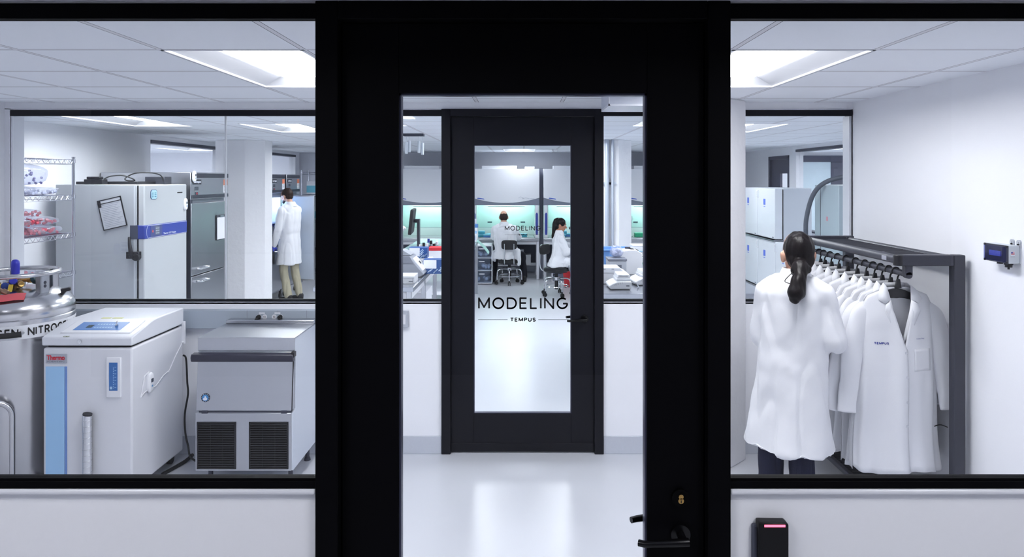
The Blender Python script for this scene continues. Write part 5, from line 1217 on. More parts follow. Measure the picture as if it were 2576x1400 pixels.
tag(MB().tube(smoothpath([(4.2, 8.3, 1.955), (4.0, 8.35, 1.955), (3.82, 8.5, 1.945), (3.66, 8.62, 1.87), (3.585, 8.75, 1.72), (3.55, 8.85, 1.45), (3.56, 8.9, 1.2), (3.57, 8.9, .6), (3.6, 8.9, .032), (3.62, 8.7, .03)], 8), .028, 12).build('exhaust_hose', mat('hose_grey', (74, 80, 92), .5)), 'thick dark hose arching over the top of the tall freezer', 'hose')
tag(MB().tube(smoothpath([(4.3, 8.35, 1.87), (4.1, 8.4, 1.87), (4.0, 8.5, 1.93), (3.95, 8.6, 1.93), (4.05, 8.5, 1.87), (4.2, 8.45, 1.872)]), .01).build('pale_cable', LGREY), 'pale cable coiled on top of the tall freezer', 'cable')
t = thing('clipboard', 'clipboard hung on the white side of the tall freezer', 'clipboard', (4.02, 8.285, Z(570, 8.28))); MB().box(-.1, .1, -.006, 0, -.14, .1).build('board', DKGREY, t, bevel=.003); MB().box(-.09, .09, -.009, -.006, -.13, .08).build('paper', PAPER, t); MB().box(-.04, .04, -.013, -.006, .075, .1).build('clip', STEEL, t)
t = thing('display_unit', 'small white unit with teal screen on a shelf before the tall freezer', 'device', (3.96, 8.1, 1.22)); MB().box(-.09, .1, -.1, .1, 0, .1).build('case', WPLAST, t, bevel=.005); MB().box(.02, .09, -.1025, -.1, .01, .085).build('screen', TEALDIM, t)
t = thing('narrow_cart', 'narrow steel cart standing before the tall freezer', 'cart', (4.0, 8.1, 0)); MB().box(-.15, .15, -.13, .13, 1.2, 1.219).build('top_shelf', STEEL, t); MB().box(-.15, .15, -.13, .13, .5, .52).build('lower_shelf', STEEL, t)
for sx in (-1, 1):
    for sy in (-1, 1): MB().cyl((sx*.14, sy*.12, 0), (sx*.14, sy*.12, 1.2), .01, seg=10).build('leg', CHROMEW, t)
# ------------------------------------------------------------------ people
V3 = lambda *a: Vector(a)
def basis(f):
    f = Vector(f).normalized(); r = f.cross(Vector((0, 0, 1))).normalized(); u = r.cross(f).normalized(); return f, r, u
def head_shape(mb, c, f, s=1.0, neck=None, nr=.052):
    f, r, u = basis(f); c = Vector(c); A = (r, f, u)
    def P(a, b, d): return c+(r*a+f*b+u*d)*s
    mb.ell(P(0, -.006, .018), .073*s, .093*s, .096*s, A, 24, 16)
    mb.ell(P(0, .020, -.042), .057*s, .066*s, .074*s, A, 20, 14)
    mb.ell(P(0, .052, -.092), .028*s, .030*s, .026*s, A, 14, 10)                       # chin
    mb.ell(P(0, .074, .022), .046*s, .014*s, .012*s, A, 14, 8)                          # brow
    for q in (-1, 1):
        mb.ell(P(q*.036, .058, -.022), .022*s, .022*s, .020*s, A, 12, 8)               # cheek
        mb.ell(P(q*.077, -.006, -.02), .012*s, .019*s, .032*s, A, 12, 10)              # ear
        mb.ell(P(q*.084, -.012, -.010), .009*s, .014*s, .022*s, A, 10, 8)
    mb.limb([P(0, .086, .010), P(0, .098, -.012), P(0, .106, -.030)], [.008*s, .010*s, .013*s], 10)   # nose
    mb.ell(P(0, .098, -.036), .017*s, .010*s, .009*s, A, 12, 8)
    mb.ell(P(0, .085, -.060), .023*s, .010*s, .006*s, A, 12, 8); mb.ell(P(0, .083, -.070), .020*s, .010*s, .007*s, A, 12, 8)  # lips
    if neck is not None: mb.limb([P(0, -.022, -.05), P(0, -.022, -.09), Vector(neck)], [nr*s, nr*s, nr*1.12*s], 16)
    return P, (r, f, u)
def hand_shape(mb, wpt, d, n, thumb, curl=.5, s=1.0, fat=0):
    """palm, four fingers that bend towards n, and a thumb on the side `thumb` (+1/-1 along d x n)"""
    wpt = Vector(wpt); d = Vector(d).normalized(); n = Vector(n); n = (n-d*n.dot(d)).normalized(); a = d.cross(n)*thumb
    mb.ell(wpt+d*.048*s, .040*s+fat, .050*s, .016*s+fat, (a, d, n), 16, 12)
    mb.limb([wpt-d*.03*s, wpt+d*.02*s], [.027*s+fat, .028*s+fat], 12)
    for k, (off, L) in enumerate(((.030, .92), (.010, 1.0), (-.010, .95), (-.029, .76))):
        p = wpt+d*.082*s+a*off*s; pts = [p-d*.02*s, p]; ang = .15
        for seg in (.044, .027, .021):
            ang += curl*(1+.08*k); p = p+(d*cos(ang)+n*sin(ang))*seg*L*s; pts.append(p)
        mb.limb(pts, [.0095*s+fat, .0095*s+fat, .0088*s+fat, .0082*s+fat, .0072*s+fat], 10)
    p = wpt+d*.022*s+a*.030*s
    q1 = p+(a*.75+d*.55+n*.35).normalized()*.040*s; q2 = q1+(a*.25+d*.85+n*.45).normalized()*.030*s; q3 = q2+(d*.85+n*.5-a*.05).normalized()*.022*s
    mb.limb([p, q1, q2, q3], [.014*s+fat, .0115*s+fat, .0098*s+fat, .008*s+fat], 10)
def ring(c, hw, hd, yaw, n=40, e=2.3, tilt=None):
    c = Vector(c); r = Vector((cos(yaw), sin(yaw), 0)); f = Vector((-sin(yaw), cos(yaw), 0)); out = []
    for k in range(n):
        a = 2*PI*k/n; ca, sa = cos(a), sin(a)
        out.append(c+r*(hw*math.copysign(abs(ca)**(2/e), ca))+f*(hd*math.copysign(abs(sa)**(2/e), sa)))
    return out
def folder(zt, zh, av, aw, seed=0, fx=9.0, sleeve=None):
    def fn(p, n):
        t = min(1, max(0, (zt-p.z)/(zt-zh)))
        q = Vector((p.x*fx+seed, p.y*fx, p.z*1.2)); d = noise.noise(q)*av*(t*.9+.1)
        q4 = Vector((p.x*8+seed*3, p.y*8, p.z*1.6)); d -= max(0, .2-abs(noise.noise(q4)))*aw*5.5
        q2 = Vector((p.x*13+seed*2, p.y*13+5, p.z*11)); d += noise.noise(q2)*aw*(.35+.65*(1-t))
        q3 = Vector((p.x*30+seed, p.y*30, p.z*22)); d += noise.noise(q3)*aw*.12
        return p+n*d
    return fn
def figure(name, label, base, J, group=None):
    t = thing(name, label, 'person', base, 0, group)
    f = J['face']; mb = MB()
    P, (r, fw, u) = head_shape(mb, J['head'], f, J.get('hs', 1), J['neck'], J.get('nr', .052))
    pel, che = Vector(J['pelvis']), Vector(J['chest'])
    mb.limb([pel, (pel+che)/2, che, Vector(J['neck'])-V3(0, 0, .03)], [.085, .075, .08, .05], 16)
    for s_ in ('L', 'R'):
        sh, el, wr = (Vector(J[k+s_]) for k in ('sh', 'el', 'wr')); hip, kn, an = (Vector(J[k+s_]) for k in ('hip', 'kn', 'an'))
        mb.limb([che+(sh-che)*.4, sh, (sh*.4+el*.6), el, (el*.7+wr*.3), wr], [.05, .036, .036, .034, .036, .026], 14)
        hd = J['hand'+s_]; hand_shape(mb, wr, hd[0], hd[1], hd[2], hd[3], J.get('hsc', .95))
        mb.limb([pel, hip, (hip+kn)/2, kn, kn*.65+an*.35, an], [.075, .06, .052, .042, .044, .034], 14)
        to = Vector(J['toe']).normalized(); mb.limb([an-to*.03-V3(0, 0, .045), an+to*.12-V3(0, 0, .058)], [.03, .024], 12)
    fused(mb, 'body', J.get('skin', SKIN), t, J.get('vox', .006), 3, world=True)
    # eyes
    mb = MB()
    for q in (-1, 1): mb.ell(P(q*.031, .079, .001), .0125, .010, .0085, (r, fw, u), 12, 8)
    e = mb.build('eyes', mat('eye_white', (226, 224, 222), .25), t, world=True)
    mb = MB()
    for q in (-1, 1): mb.ell(P(q*.031, .0865, .001), .0055, .004, .0055, (r, fw, u), 10, 6)
    mb.build('irises', mat('dark_iris', (40, 28, 24), .2), e, world=True)
    mb = MB()
    for q in (-1, 1): mb.limb([P(q*.014, .089, .020), P(q*.030, .090, .026), P(q*.048, .078, .020)], [.003, .0036, .002], 8)
    mb.build('eyebrows', J.get('hair', HAIRB), t, world=True)
    # trousers and shoes
    mb = MB()
    for s_ in ('L', 'R'):
        hip, kn, an = (Vector(J[k+s_]) for k in ('hip', 'kn', 'an'))
        mb.limb([pel+V3(0, 0, .02), hip, (hip+kn)/2, kn, kn*.5+an*.5, an+V3(0, 0, .02)], [.098, .088, .080, .068, .066, .058], 16)
    fused(mb, 'trousers', J['trm'], t, .009, 4, folder(.9, .1, .010, .010, 3), world=True)
    for s_ in ('L', 'R'):
        an = Vector(J['an'+s_]); to = Vector(J['toe']).normalized(); sd = V3(-to.y, to.x, 0); q = MB()
        q.ell(an+to*.06-V3(0, 0, .045), .045, .135, .042, (sd, to, V3(0, 0, 1)), 18, 10); q.limb([an-to*.025, an-to*.02-V3(0, 0, .05)], [.045, .043], 14)
        fused(q, 'shoe', J.get('shoem', BLACKR), t, .008, 3, lambda p, n, z0=-base[2]: V3(p.x, p.y, max(p.z, z0+.002)), world=True)
    # coat: body rings, sleeves, collar
    mb = MB(); mb.loft([ring(*R_) for R_ in J['rings']])
    for s_ in ('L', 'R'):
        sh, el, wr = (Vector(J[k+s_]) for k in ('sh', 'el', 'wr')); sr = J.get('sr', (.068, .064, .060, .052, .046))
        wc = wr*.93+el*.07
        mb.limb([sh, sh*.5+el*.5, el, el*.5+wc*.5, wc], sr, 16)
        q = (Vector(J['neck'])*.5+sh*.5); mb.limb([Vector(J['neck'])-V3(0, 0, .03), q+V3(0, 0, -.005), sh], [.05, .062, sr[0]*.98], 16)
    for pts, rad in J.get('drape', ()): mb.limb(pts, rad, 16)
    z1, z0 = J['rings'][0][0][2], J['rings'][-1][0][2]
    fused(mb, 'coat', CLOTH, t, J.get('cvox', .010), J.get('csm', 5), folder(z1, z0, J.get('av', .028), J.get('aw', .012), J.get('seed', 1)), world=True)
    nb = Vector(J['neck']); cf = J.get('collar', (.066, .1))
    prof = [(cf[0], .022), (cf[0]+.006, .026), (cf[1], -.036), (cf[1]+.004, -.046), (cf[1]-.006, -.046), (cf[0], -.012)]
    q = MB(); q.lathe(prof, (0, 0, 0), 40, cap=False)
    q.v = [nb+V3(p.x, p.y, p.z+.018*(1 if 1 else 0)) for p in q.v]
    n_ = 40
    q.f += [[5*n_+j, 5*n_+(j+1) % n_, (j+1) % n_, j] for j in range(n_)]; q.mi += [0]*n_
    q.build('collar', CLOTH, t, world=True)
    return t, P, (r, fw, u)
def hair_mesh(mb, m, t, vox=.006, seed=0, amp=.004):
    return fused(mb, 'hair', m, t, vox, 2, lambda p, n: p+n*(noise.noise(Vector((p.x*45+seed, p.y*45, p.z*9)))*amp), world=True)

# the woman reaching into the coats
yaw = math.radians(-37)
R1 = V3(cos(yaw), sin(yaw), 0); F1 = V3(-sin(yaw), cos(yaw), 0); c0 = V3(1.468, 3.83, 0)
def pt(c, a, b, z): return c+R1*a+F1*b+V3(0, 0, z)
J = dict(head=(1.503, 3.87, 1.525), face=(.06, 1, -.05), neck=(1.482, 3.845, 1.405), nr=.047, pelvis=(1.44, 3.84, .86), chest=(1.468, 3.84, 1.22), skin=SKIN, hs=1.04,
    shL=(1.352, 3.925, 1.318), shR=(1.592, 3.742, 1.318), elL=(1.335, 3.955, 1.065), elR=(1.628, 3.705, 1.085), wrL=(1.44, 4.17, 1.10), wrR=(1.70, 3.94, 1.115),
    handL=((.5, .85, .05), (.8, -.5, 0), 1, .3), handR=((.25, .95, .1), (-.9, .2, 0), -1, .3),
    hipL=(1.375, 3.88, .83), hipR=(1.49, 3.79, .83), knL=(1.365, 3.88, .47), knR=(1.492, 3.79, .47), anL=(1.36, 3.88, .09), anR=(1.50, 3.785, .09), toe=(.45, .9, 0), trm=JEANS,
    rings=[((1.482, 3.838, 1.432), .062, .060, yaw), ((1.478, 3.835, 1.40), .105, .078, yaw), ((1.474, 3.832, 1.36), .155, .098, yaw), ((1.472, 3.83, 1.31), .180, .112, yaw), ((1.47, 3.83, 1.2), .182, .118, yaw), ((1.467, 3.83, 1.05), .182, .125, yaw),
           ((1.46, 3.83, .9), .192, .138, yaw), ((1.452, 3.83, .75), .206, .152, yaw), ((1.444, 3.825, .6), .222, .17, yaw), ((1.438, 3.82, .5), .236, .184, yaw), ((1.438, 3.82, .494), .236, .184, yaw)],
    sr=(.062, .062, .066, .056, .048), av=.030, aw=.009, seed=2, collar=(.060, .094), cvox=.009, csm=4)
w1, P, ax = figure('person', 'dark haired woman in a long white coat, her back turned, at the coat rack', (1.44, 3.83, 0), J)
mb = MB()
mb.ell(P(0, -.022, .022), .079, .094, .098, ax, 24, 16).ell(P(0, -.052, -.03), .070, .056, .066, ax, 20, 12)
tl = [(1.478, 3.768, 1.475), (1.470, 3.745, 1.462), (1.455, 3.712, 1.43), (1.437, 3.692, 1.385), (1.424, 3.684, 1.34), (1.416, 3.686, 1.312)]
mb.limb(tl, [.034, .044, .034, .040, .046, .030], 16)
mb.ell((1.446, 3.74, 1.45), .03, .026, .028).ell((1.50, 3.752, 1.452), .03, .026, .026)
hair_mesh(mb, HAIRB, w1, .005, 3, .005)
MB().tube([(1.470+.036*cos(a), 3.748+.02*sin(a), 1.466+.022*sin(a)) for a in [2*PI*k/20 for k in range(20)]], .006, 8, closed=True).build('hair_tie', BLACKR, w1, world=True)
mb = MB()
mb.tube(smoothpath([(1.44, 3.735, 1.45), (1.395, 3.715, 1.42), (1.375, 3.71, 1.395), (1.40, 3.70, 1.385), (1.43, 3.695, 1.39)]), .0022, 5).tube(smoothpath([(1.45, 3.735, 1.452), (1.41, 3.715, 1.437), (1.43, 3.70, 1.42)]), .0018, 5)
mb.build('loose_strands', HAIRB, w1, world=True)
# back vent and yoke seam of her coat
# the man at the open refrigerator
yaw = math.radians(67); Fd = V3(-sin(yaw), cos(yaw), 0); Rr = V3(cos(yaw), sin(yaw), 0)
c0 = V3(-3.635, 11.2, 0)
def q(a, b, z): return tuple(c0+Rr*a+Fd*b+V3(0, 0, 1.785-(1.79-z)*1.06 if z > .6 else z))
J = dict(head=q(-.01, .06, 1.672), face=(-.93, .33, -.22), neck=q(0, .0, 1.545), pelvis=q(0, .0, .93), chest=q(0, -.01, 1.36),
    shL=q(-.19, .0, 1.455), shR=q(.19, .02, 1.455), elL=q(-.255, .02, 1.17), elR=q(.22, .2, 1.2), wrL=q(-.235, .125, .95), wrR=q(.12, .40, 1.22),
    handL=((-.35, .1, -.9), (-.5, .85, 0), 1, .35), handR=((-.8, .2, .1), (0, 0, -1), -1, .4),
    hipL=q(-.09, .01, .9), hipR=q(.09, 0, .9), knL=q(-.1, .05, .5), knR=q(.09, -.01, .5), anL=q(-.10, -.05, .09), anR=q(.10, -.1, .09), toe=tuple(Fd), trm=KHAKI, hair=HAIRM,
    rings=[(q(0, .0, 1.572), .064, .062, yaw), (q(0, -.005, 1.54), .11, .08, yaw), (q(0, -.01, 1.50), .165, .1, yaw), (q(0, -.012, 1.43), .185, .115, yaw), (q(0, -.01, 1.3), .182, .122, yaw), (q(0, 0, 1.12), .178, .124, yaw), (q(0, .005, 1.0), .186, .138, yaw), (q(0, .01, .82), .198, .154, yaw), (q(0, .015, .665), .208, .166, yaw), (q(0, .015, .66), .208, .166, yaw)],
    sr=(.074, .068, .060, .054, .050), av=.026, aw=.010, seed=6, collar=(.066, .104))
w2, P, ax = figure('person', 'standing bearded man in white coat and khaki trousers at the open refrigerator', (c0.x, c0.y, 0), J)
mb = MB(); mb.ell(P(0, -.02, .026), .079, .094, .094, ax, 20, 14).ell(P(0, -.045, -.02), .072, .056, .055, ax, 18, 10); hair_mesh(mb, HAIRM, w2, .006, 5)
mb = MB(); mb.ell(P(0, .036, -.082), .056, .058, .045, ax, 18, 12)
fused(mb, 'beard', HAIRM, w2, .006, 2, world=True)
for s_, th in (('L', 1), ('R', -1)):
    mb = MB(); hand_shape(mb, J['wr'+s_], J['hand'+s_][0], J['hand'+s_][1], th, J['hand'+s_][3], 1.02, .0018)
    fused(mb, 'glove', GLOVE, w2, .004, 2, world=True)
# lab chairs
def lab_chair(label, c, rz, seat_z=.46, tilt=0):
    t = thing('lab_chair', label, 'chair', c, rz, 'black lab chairs with chrome bases')
    rings = []
    for z, k in ((seat_z-.075, .9), (seat_z-.06, 1), (seat_z-.02, 1.02), (seat_z-.004, .96), (seat_z, .85)): rings.append([(p.x, p.y+.02, p.z+tilt*p.y) for p in ring((0, 0, z), .21*k, .20*k, 0, 32, 3.2)])
    MB().loft(rings).build('seat', mat('black_vinyl', (20, 21, 25), .3, bump=.03, bscale=60), t)
    MB().box(-.12, .12, -.1, .14, seat_z-.095, seat_z-.075).build('seat_plate', DKGREY, t)
    bz0, bz1 = seat_z+.19, seat_z+.365; rr = []
    for y, k in ((-.262, .93), (-.252, 1), (-.226, 1), (-.214, .9)): rr.append([(.142*k*math.copysign(abs(cos(a))**.5, cos(a)), y-.25*(.142*k*math.copysign(abs(cos(a))**.5, cos(a)))**2*-3, (bz0+bz1)/2+(bz1-bz0)/2*k*math.copysign(abs(sin(a))**.5, sin(a))) for a in [2*PI*j/36 for j in range(36)]])
    MB().loft(rr).build('backrest', MATS['black_vinyl'], t)
    for x in (-.085, .085): MB().tube(smoothpath([(x, -.268, seat_z+.30), (x, -.272, seat_z+.16), (x, -.27, seat_z+.02), (x, -.23, seat_z-.06), (x, -.1, seat_z-.088)]), .010, 10).build('back_support', CHROME, t)
    MB().cyl((0, 0, .27), (0, 0, seat_z-.09), .027, seg=18).cyl((0, 0, .10), (0, 0, .28), .03, seg=18).build('column', BLACKP, t)
    MB().tube([(.02, .02, seat_z-.1), (.13, .04, seat_z-.11), (.18, .05, seat_z-.112)], [.006, .006, .012], 8).build('lever', BLACKP, t)
    MB().lathe([(.031, .25), (.045, .25), (.045, .3), (.031, .3)], seg=24, cap=False).build('hub', CHROME, t)
    MB().tube([(.20*cos(2*PI*k/40), .20*sin(2*PI*k/40), .155) for k in range(40)], .009, 8, closed=True).build('foot_ring', CHROME, t)
    for k in range(5):
        a = 2*PI*k/5-PI/2; u = V3(cos(a), sin(a), 0); s_ = V3(-sin(a), cos(a), 0)
        MB().tube(smoothpath([u*.03+V3(0, 0, .275), u*.12+V3(0, 0, .282), u*.19+V3(0, 0, .272), u*.225+V3(0, 0, .24), u*.235+V3(0, 0, .17), u*.237+V3(0, 0, .085)], 5), .012, 10).build('base_leg', CHROME, t)
        p = u*.237; k_ = MB().cyl(p+V3(0, 0, .05), p+V3(0, 0, .09), .012, seg=10)
        for z_ in (-1, 1): k_.cyl(p+u*.012+s_*z_*.008+V3(0, 0, .03), p+u*.012+s_*z_*.024+V3(0, 0, .03), .03, seg=18)
        k_.build('caster', BLACKR, t)
    return t
lab_chair('black chair with chrome base under the bald seated man', (-.215, 13.06, 0), 0, .46)
lab_chair('black chair with chrome base under the seated woman with the ponytail', (.585, 11.8, 0), math.radians(-124), .47, .03)
# the bald man seated at the cabinet
J = dict(head=(-.325, 13.20, 1.222), face=(-.1, 1, -.28), neck=(-.315, 13.12, 1.095), pelvis=(-.26, 13.08, .56), chest=(-.30, 13.09, .92),
    shL=(-.485, 13.12, 1.0), shR=(-.13, 13.10, 1.0), elL=(-.50, 13.24, .845), elR=(-.055, 13.22, .845), wrL=(-.43, 13.50, .875), wrR=(-.14, 13.50, .875),
    handL=((.25, .95, -.05), (0, 0, -1), -1, .35), handR=((-.25, .95, -.05), (0, 0, -1), 1, .35), hipL=(-.35, 13.10, .55), hipR=(-.17, 13.10, .55), knL=(-.50, 13.36, .50), knR=(.02, 13.36, .50), anL=(-.515, 13.32, .09), anR=(.06, 13.30, .09), toe=(0, 1, 0), trm=BLKCL, hair=HAIRM,
    rings=[((-.315, 13.125, 1.115), .062, .06, 0), ((-.312, 13.11, 1.085), .11, .08, 0), ((-.308, 13.1, 1.045), .175, .1, 0), ((-.303, 13.09, .98), .215, .12, 0), ((-.295, 13.075, .85), .215, .135, 0), ((-.285, 13.07, .72), .212, .142, 0), ((-.27, 13.08, .6), .225, .165, 0), ((-.26, 13.09, .52), .245, .2, 0), ((-.26, 13.09, .468), .25, .21, 0), ((-.26, 13.09, .462), .25, .21, 0)],
    drape=[([(-.06, 12.98, .6), (-.045, 12.95, .5), (-.04, 12.95, .38)], [.06, .05, .035]), ([(-.48, 13.05, .56), (-.5, 13.03, .47), (-.49, 13.03, .44)], [.07, .06, .045])],
    sr=(.074, .07, .066, .058, .052), av=.03, aw=.016, seed=9, collar=(.064, .1))
w3_, P, ax = figure('person', 'balding man in a white coat seated with his back turned at the middle cabinet', (-.26, 13.08, 0), J)
mb = MB(); mb.ell(P(0, -.016, -.002), .080, .092, .085, ax, 22, 14).ell(P(0, -.045, -.035), .070, .055, .055, ax, 18, 10); hair_mesh(mb, HAIRM, w3_, .006, 2)

# the woman at the microscope
J = dict(head=(.655, 11.8, 1.165), face=(1, -.12, -.22), neck=(.625, 11.8, 1.035), nr=.046, hs=.96, pelvis=(.58, 11.8, .56), chest=(.625, 11.8, .88), skin=SKIN2,
    shL=(.64, 11.95, .955), shR=(.64, 11.65, .955), elL=(.74, 12.0, .80), elR=(.745, 11.62, .715), wrL=(.93, 11.92, .815), wrR=(.92, 11.68, .815),
    handL=((.95, -.2, -.05), (0, 0, -1), -1, .35), handR=((.95, .15, -.05), (0, 0, -1), 1, .35), hipL=(.62, 11.88, .55), hipR=(.62, 11.72, .55), knL=(.93, 11.9, .50), knR=(.91, 11.68, .50), anL=(.90, 11.9, .09), anR=(.88, 11.68, .09), toe=(1, 0, 0), trm=JEANS,
    rings=[((.628, 11.8, 1.052), .058, .056, PI/2), ((.624, 11.8, 1.02), .1, .074, PI/2), ((.625, 11.8, .985), .145, .09, PI/2), ((.628, 11.8, .92), .172, .108, PI/2), ((.63, 11.8, .78), .175, .118, PI/2), ((.62, 11.8, .66), .18, .128, PI/2), ((.615, 11.8, .57), .2, .16, PI/2), ((.63, 11.8, .5), .215, .2, PI/2), ((.63, 11.8, .475), .21, .2, PI/2)],
    drape=[([(.66, 11.70, .55), (.8, 11.69, .55), (.92, 11.68, .5), (.90, 11.69, .38), (.86, 11.7, .26)], [.11, .105, .09, .085, .075]), ([(.66, 11.9, .55), (.8, 11.9, .55), (.93, 11.9, .5), (.92, 11.9, .38), (.88, 11.9, .27)], [.11, .105, .09, .085, .075])],
    sr=(.066, .064, .064, .054, .046), av=.022, aw=.014, seed=12, collar=(.058, .09))
w4_, P, ax = figure('person', 'ponytailed woman in a white coat seated side on, looking into a microscope', (.62, 11.8, 0), J)
mb = MB(); mb.ell(P(0, -.012, .030), .080, .092, .088, ax, 22, 14).ell(P(0, -.048, -.03), .066, .05, .06, ax, 18, 10)
mb.limb([(.605, 11.8, 1.262), (.568, 11.8, 1.238), (.553, 11.8, 1.17), (.546, 11.79, 1.10), (.540, 11.78, 1.03), (.525, 11.77, .98), (.512, 11.77, .95)], [.024, .032, .037, .036, .032, .024, .012], 14)
hair_mesh(mb, HAIRB, w4_, .006, 7)
# ------------------------------------------------------------------ coat rack
KX = 2.0; KY0, KY1 = 3.72, 4.90; RZ_ = 1.452
t = thing('coat_rack', 'charcoal metal coat rack with a mesh top shelf along the right wall', 'coat rack', (2.15, 4.3, 0)); o = t.location
SX0, SX1 = 1.965-o.x, 2.312-o.x; y0, y1 = 3.70-o.y, 4.93-o.y
def tubeframe(mb, y):
    mb.box(SX1-.075, SX1-.015, y-.025, y+.025, 0, 1.535); mb.box(SX0, SX1-.0755, y-.025, y+.025, 1.478, 1.535); return mb
for y in (y0, y1):
    f_ = tubeframe(MB(), y).build('end_frame', RACKM, t, bevel=.006, bseg=3)
    MB().box(SX0+.025, SX0+.062, y-.018, y+.018, 1.43, 1.48).cyl((SX0+.0435, y-.018, 1.43), (SX0+.0435, y+.018, 1.43), .0185, seg=18).build('rod_bracket', RACKM, f_, bevel=.002)
    MB().cyl((SX0-.002, y, 1.478), (SX0-.002, y, 1.535), .026, seg=18).build('end_cap', BLACKP, f_, bevel=.004)
MB().cyl((SX0+.02, y0, 1.505), (SX0+.02, y1, 1.505), .024, seg=18).build('shelf_rail', RACKM, t)
MB().cyl((SX1-.05, y0, 1.505), (SX1-.05, y1, 1.505), .022, seg=18).build('shelf_rail', RACKM, t)
MB().cyl((SX0+.0435, y0, RZ_-.018), (SX0+.0435, y1, RZ_-.018), .0165, seg=18).build('hanging_rod', RACKM, t)
def meshdeck(z, xa, xb, ya, yb, step=.03):
    mb = MB(); nx = int((xb-xa)/step); ny = int((yb-ya)/step)
    for i in range(nx+1): x = xa+(xb-xa)*i/nx; mb.box(x-.0022, x+.0022, ya, yb, z-.004, z)
    for j in range(ny+1): y = ya+(yb-ya)*j/ny; mb.box(xa, xb, y-.0035, y+.0035, z-.001, z+.004)
    return mb
meshdeck(1.512, SX0+.03, SX1-.06, y0+.03, y1-.02).build('mesh_shelf', RACKM, t, smooth=0)
sb = MB().box(SX0+.0, SX1-.02, y0+.06, y0+.10, .13, .16).box(SX0, SX1-.02, y1-.1, y1-.06, .13, .16).box(SX0, SX0+.03, y0+.06, y1-.06, .13, .16).box(SX1-.05, SX1-.02, y0+.06, y1-.06, .13, .16)
sh = sb.build('lower_shelf', RACKM, t, bevel=.004)
md = meshdeck(.155, SX0+.02, SX1-.04, y0+.08, y1-.08, .026); md.box(SX0+.02, SX1-.04, y0+.08, y1-.08, .148, .151); md.build('mesh_deck', mat('deck_dark', (40, 41, 50), .55), sh, smooth=0)
st_ = MB().cyl((SX0+.02, y0+.20, 1.5294), (SX0+.02, y0+.20, 1.5297), .008, seg=12).box(SX0-.0048, SX0-.004, y0+.12, y0+.17, 1.492, 1.516).build('maker_label', mat('label_silver_print', (150, 152, 164), .4), t)
# little black pouch hanging from the post
t2 = thing('hanging_pouch', 'small black pouch hanging by a cord from the coat rack post', 'pouch', (2.212, 3.84, .545))
MB().prism([(-.022, -.062), (.024, -.06), (.026, .0), (.02, .022), (-.018, .02), (-.024, .0)], 'y', -.014, .014).build('body', BLACKR, t2, bevel=.005); MB().tube(smoothpath([(0, 0, .02), (.008, -.01, .05), (.02, -.05, .075), (.032, -.095, .078)]), .0028, 6).build('cord', BLACKR, t2)

# hangers and coats
def hanger_at(name, label, c, rz, first=[None]):
    if first[0] is None:
        t = thing(name, label, 'hanger', c, rz, 'black hangers on the coat rack'); first[0] = t
        hk = smoothpath([(.0225*cos(a), 0, .0225*sin(a)-.004) for a in [math.radians(-20+d) for d in range(0, 231, 23)]], 3)[::1]
        neck = smoothpath([hk[0], V3(.018, 0, -.022), V3(.010, 0, -.04), V3(.012, 0, -.085)])
        MB().tube(list(reversed(hk)), .0042, 8).tube(neck, .0044, 8).build('hook', BLACKP, t)
        MB().prism([(.006, -.045), (.022, -.045), (.030, -.092), (-.006, -.092)], 'y', -.006, .006).build('neck', BLACKP, t, bevel=.002)
        top = [(x, -.094-.42*max(0, abs(x)-.05)-.010*(min(abs(x), .05)/.05)**2) for x in [-.16+.016*k for k in range(21)]]
        bot = [(x, z-(.052-.026*abs(x)/.16)) for x, z in top]
        MB().prism(top+bot[::-1], 'y', -.011, .011).build('shoulders', BLACKP, t, bevel=.005, bseg=2)
        return t
    c2 = copy_tree(first[0]); c2['label'] = label; c2.location = c; c2.rotation_euler = (0, 0, rz); return c2

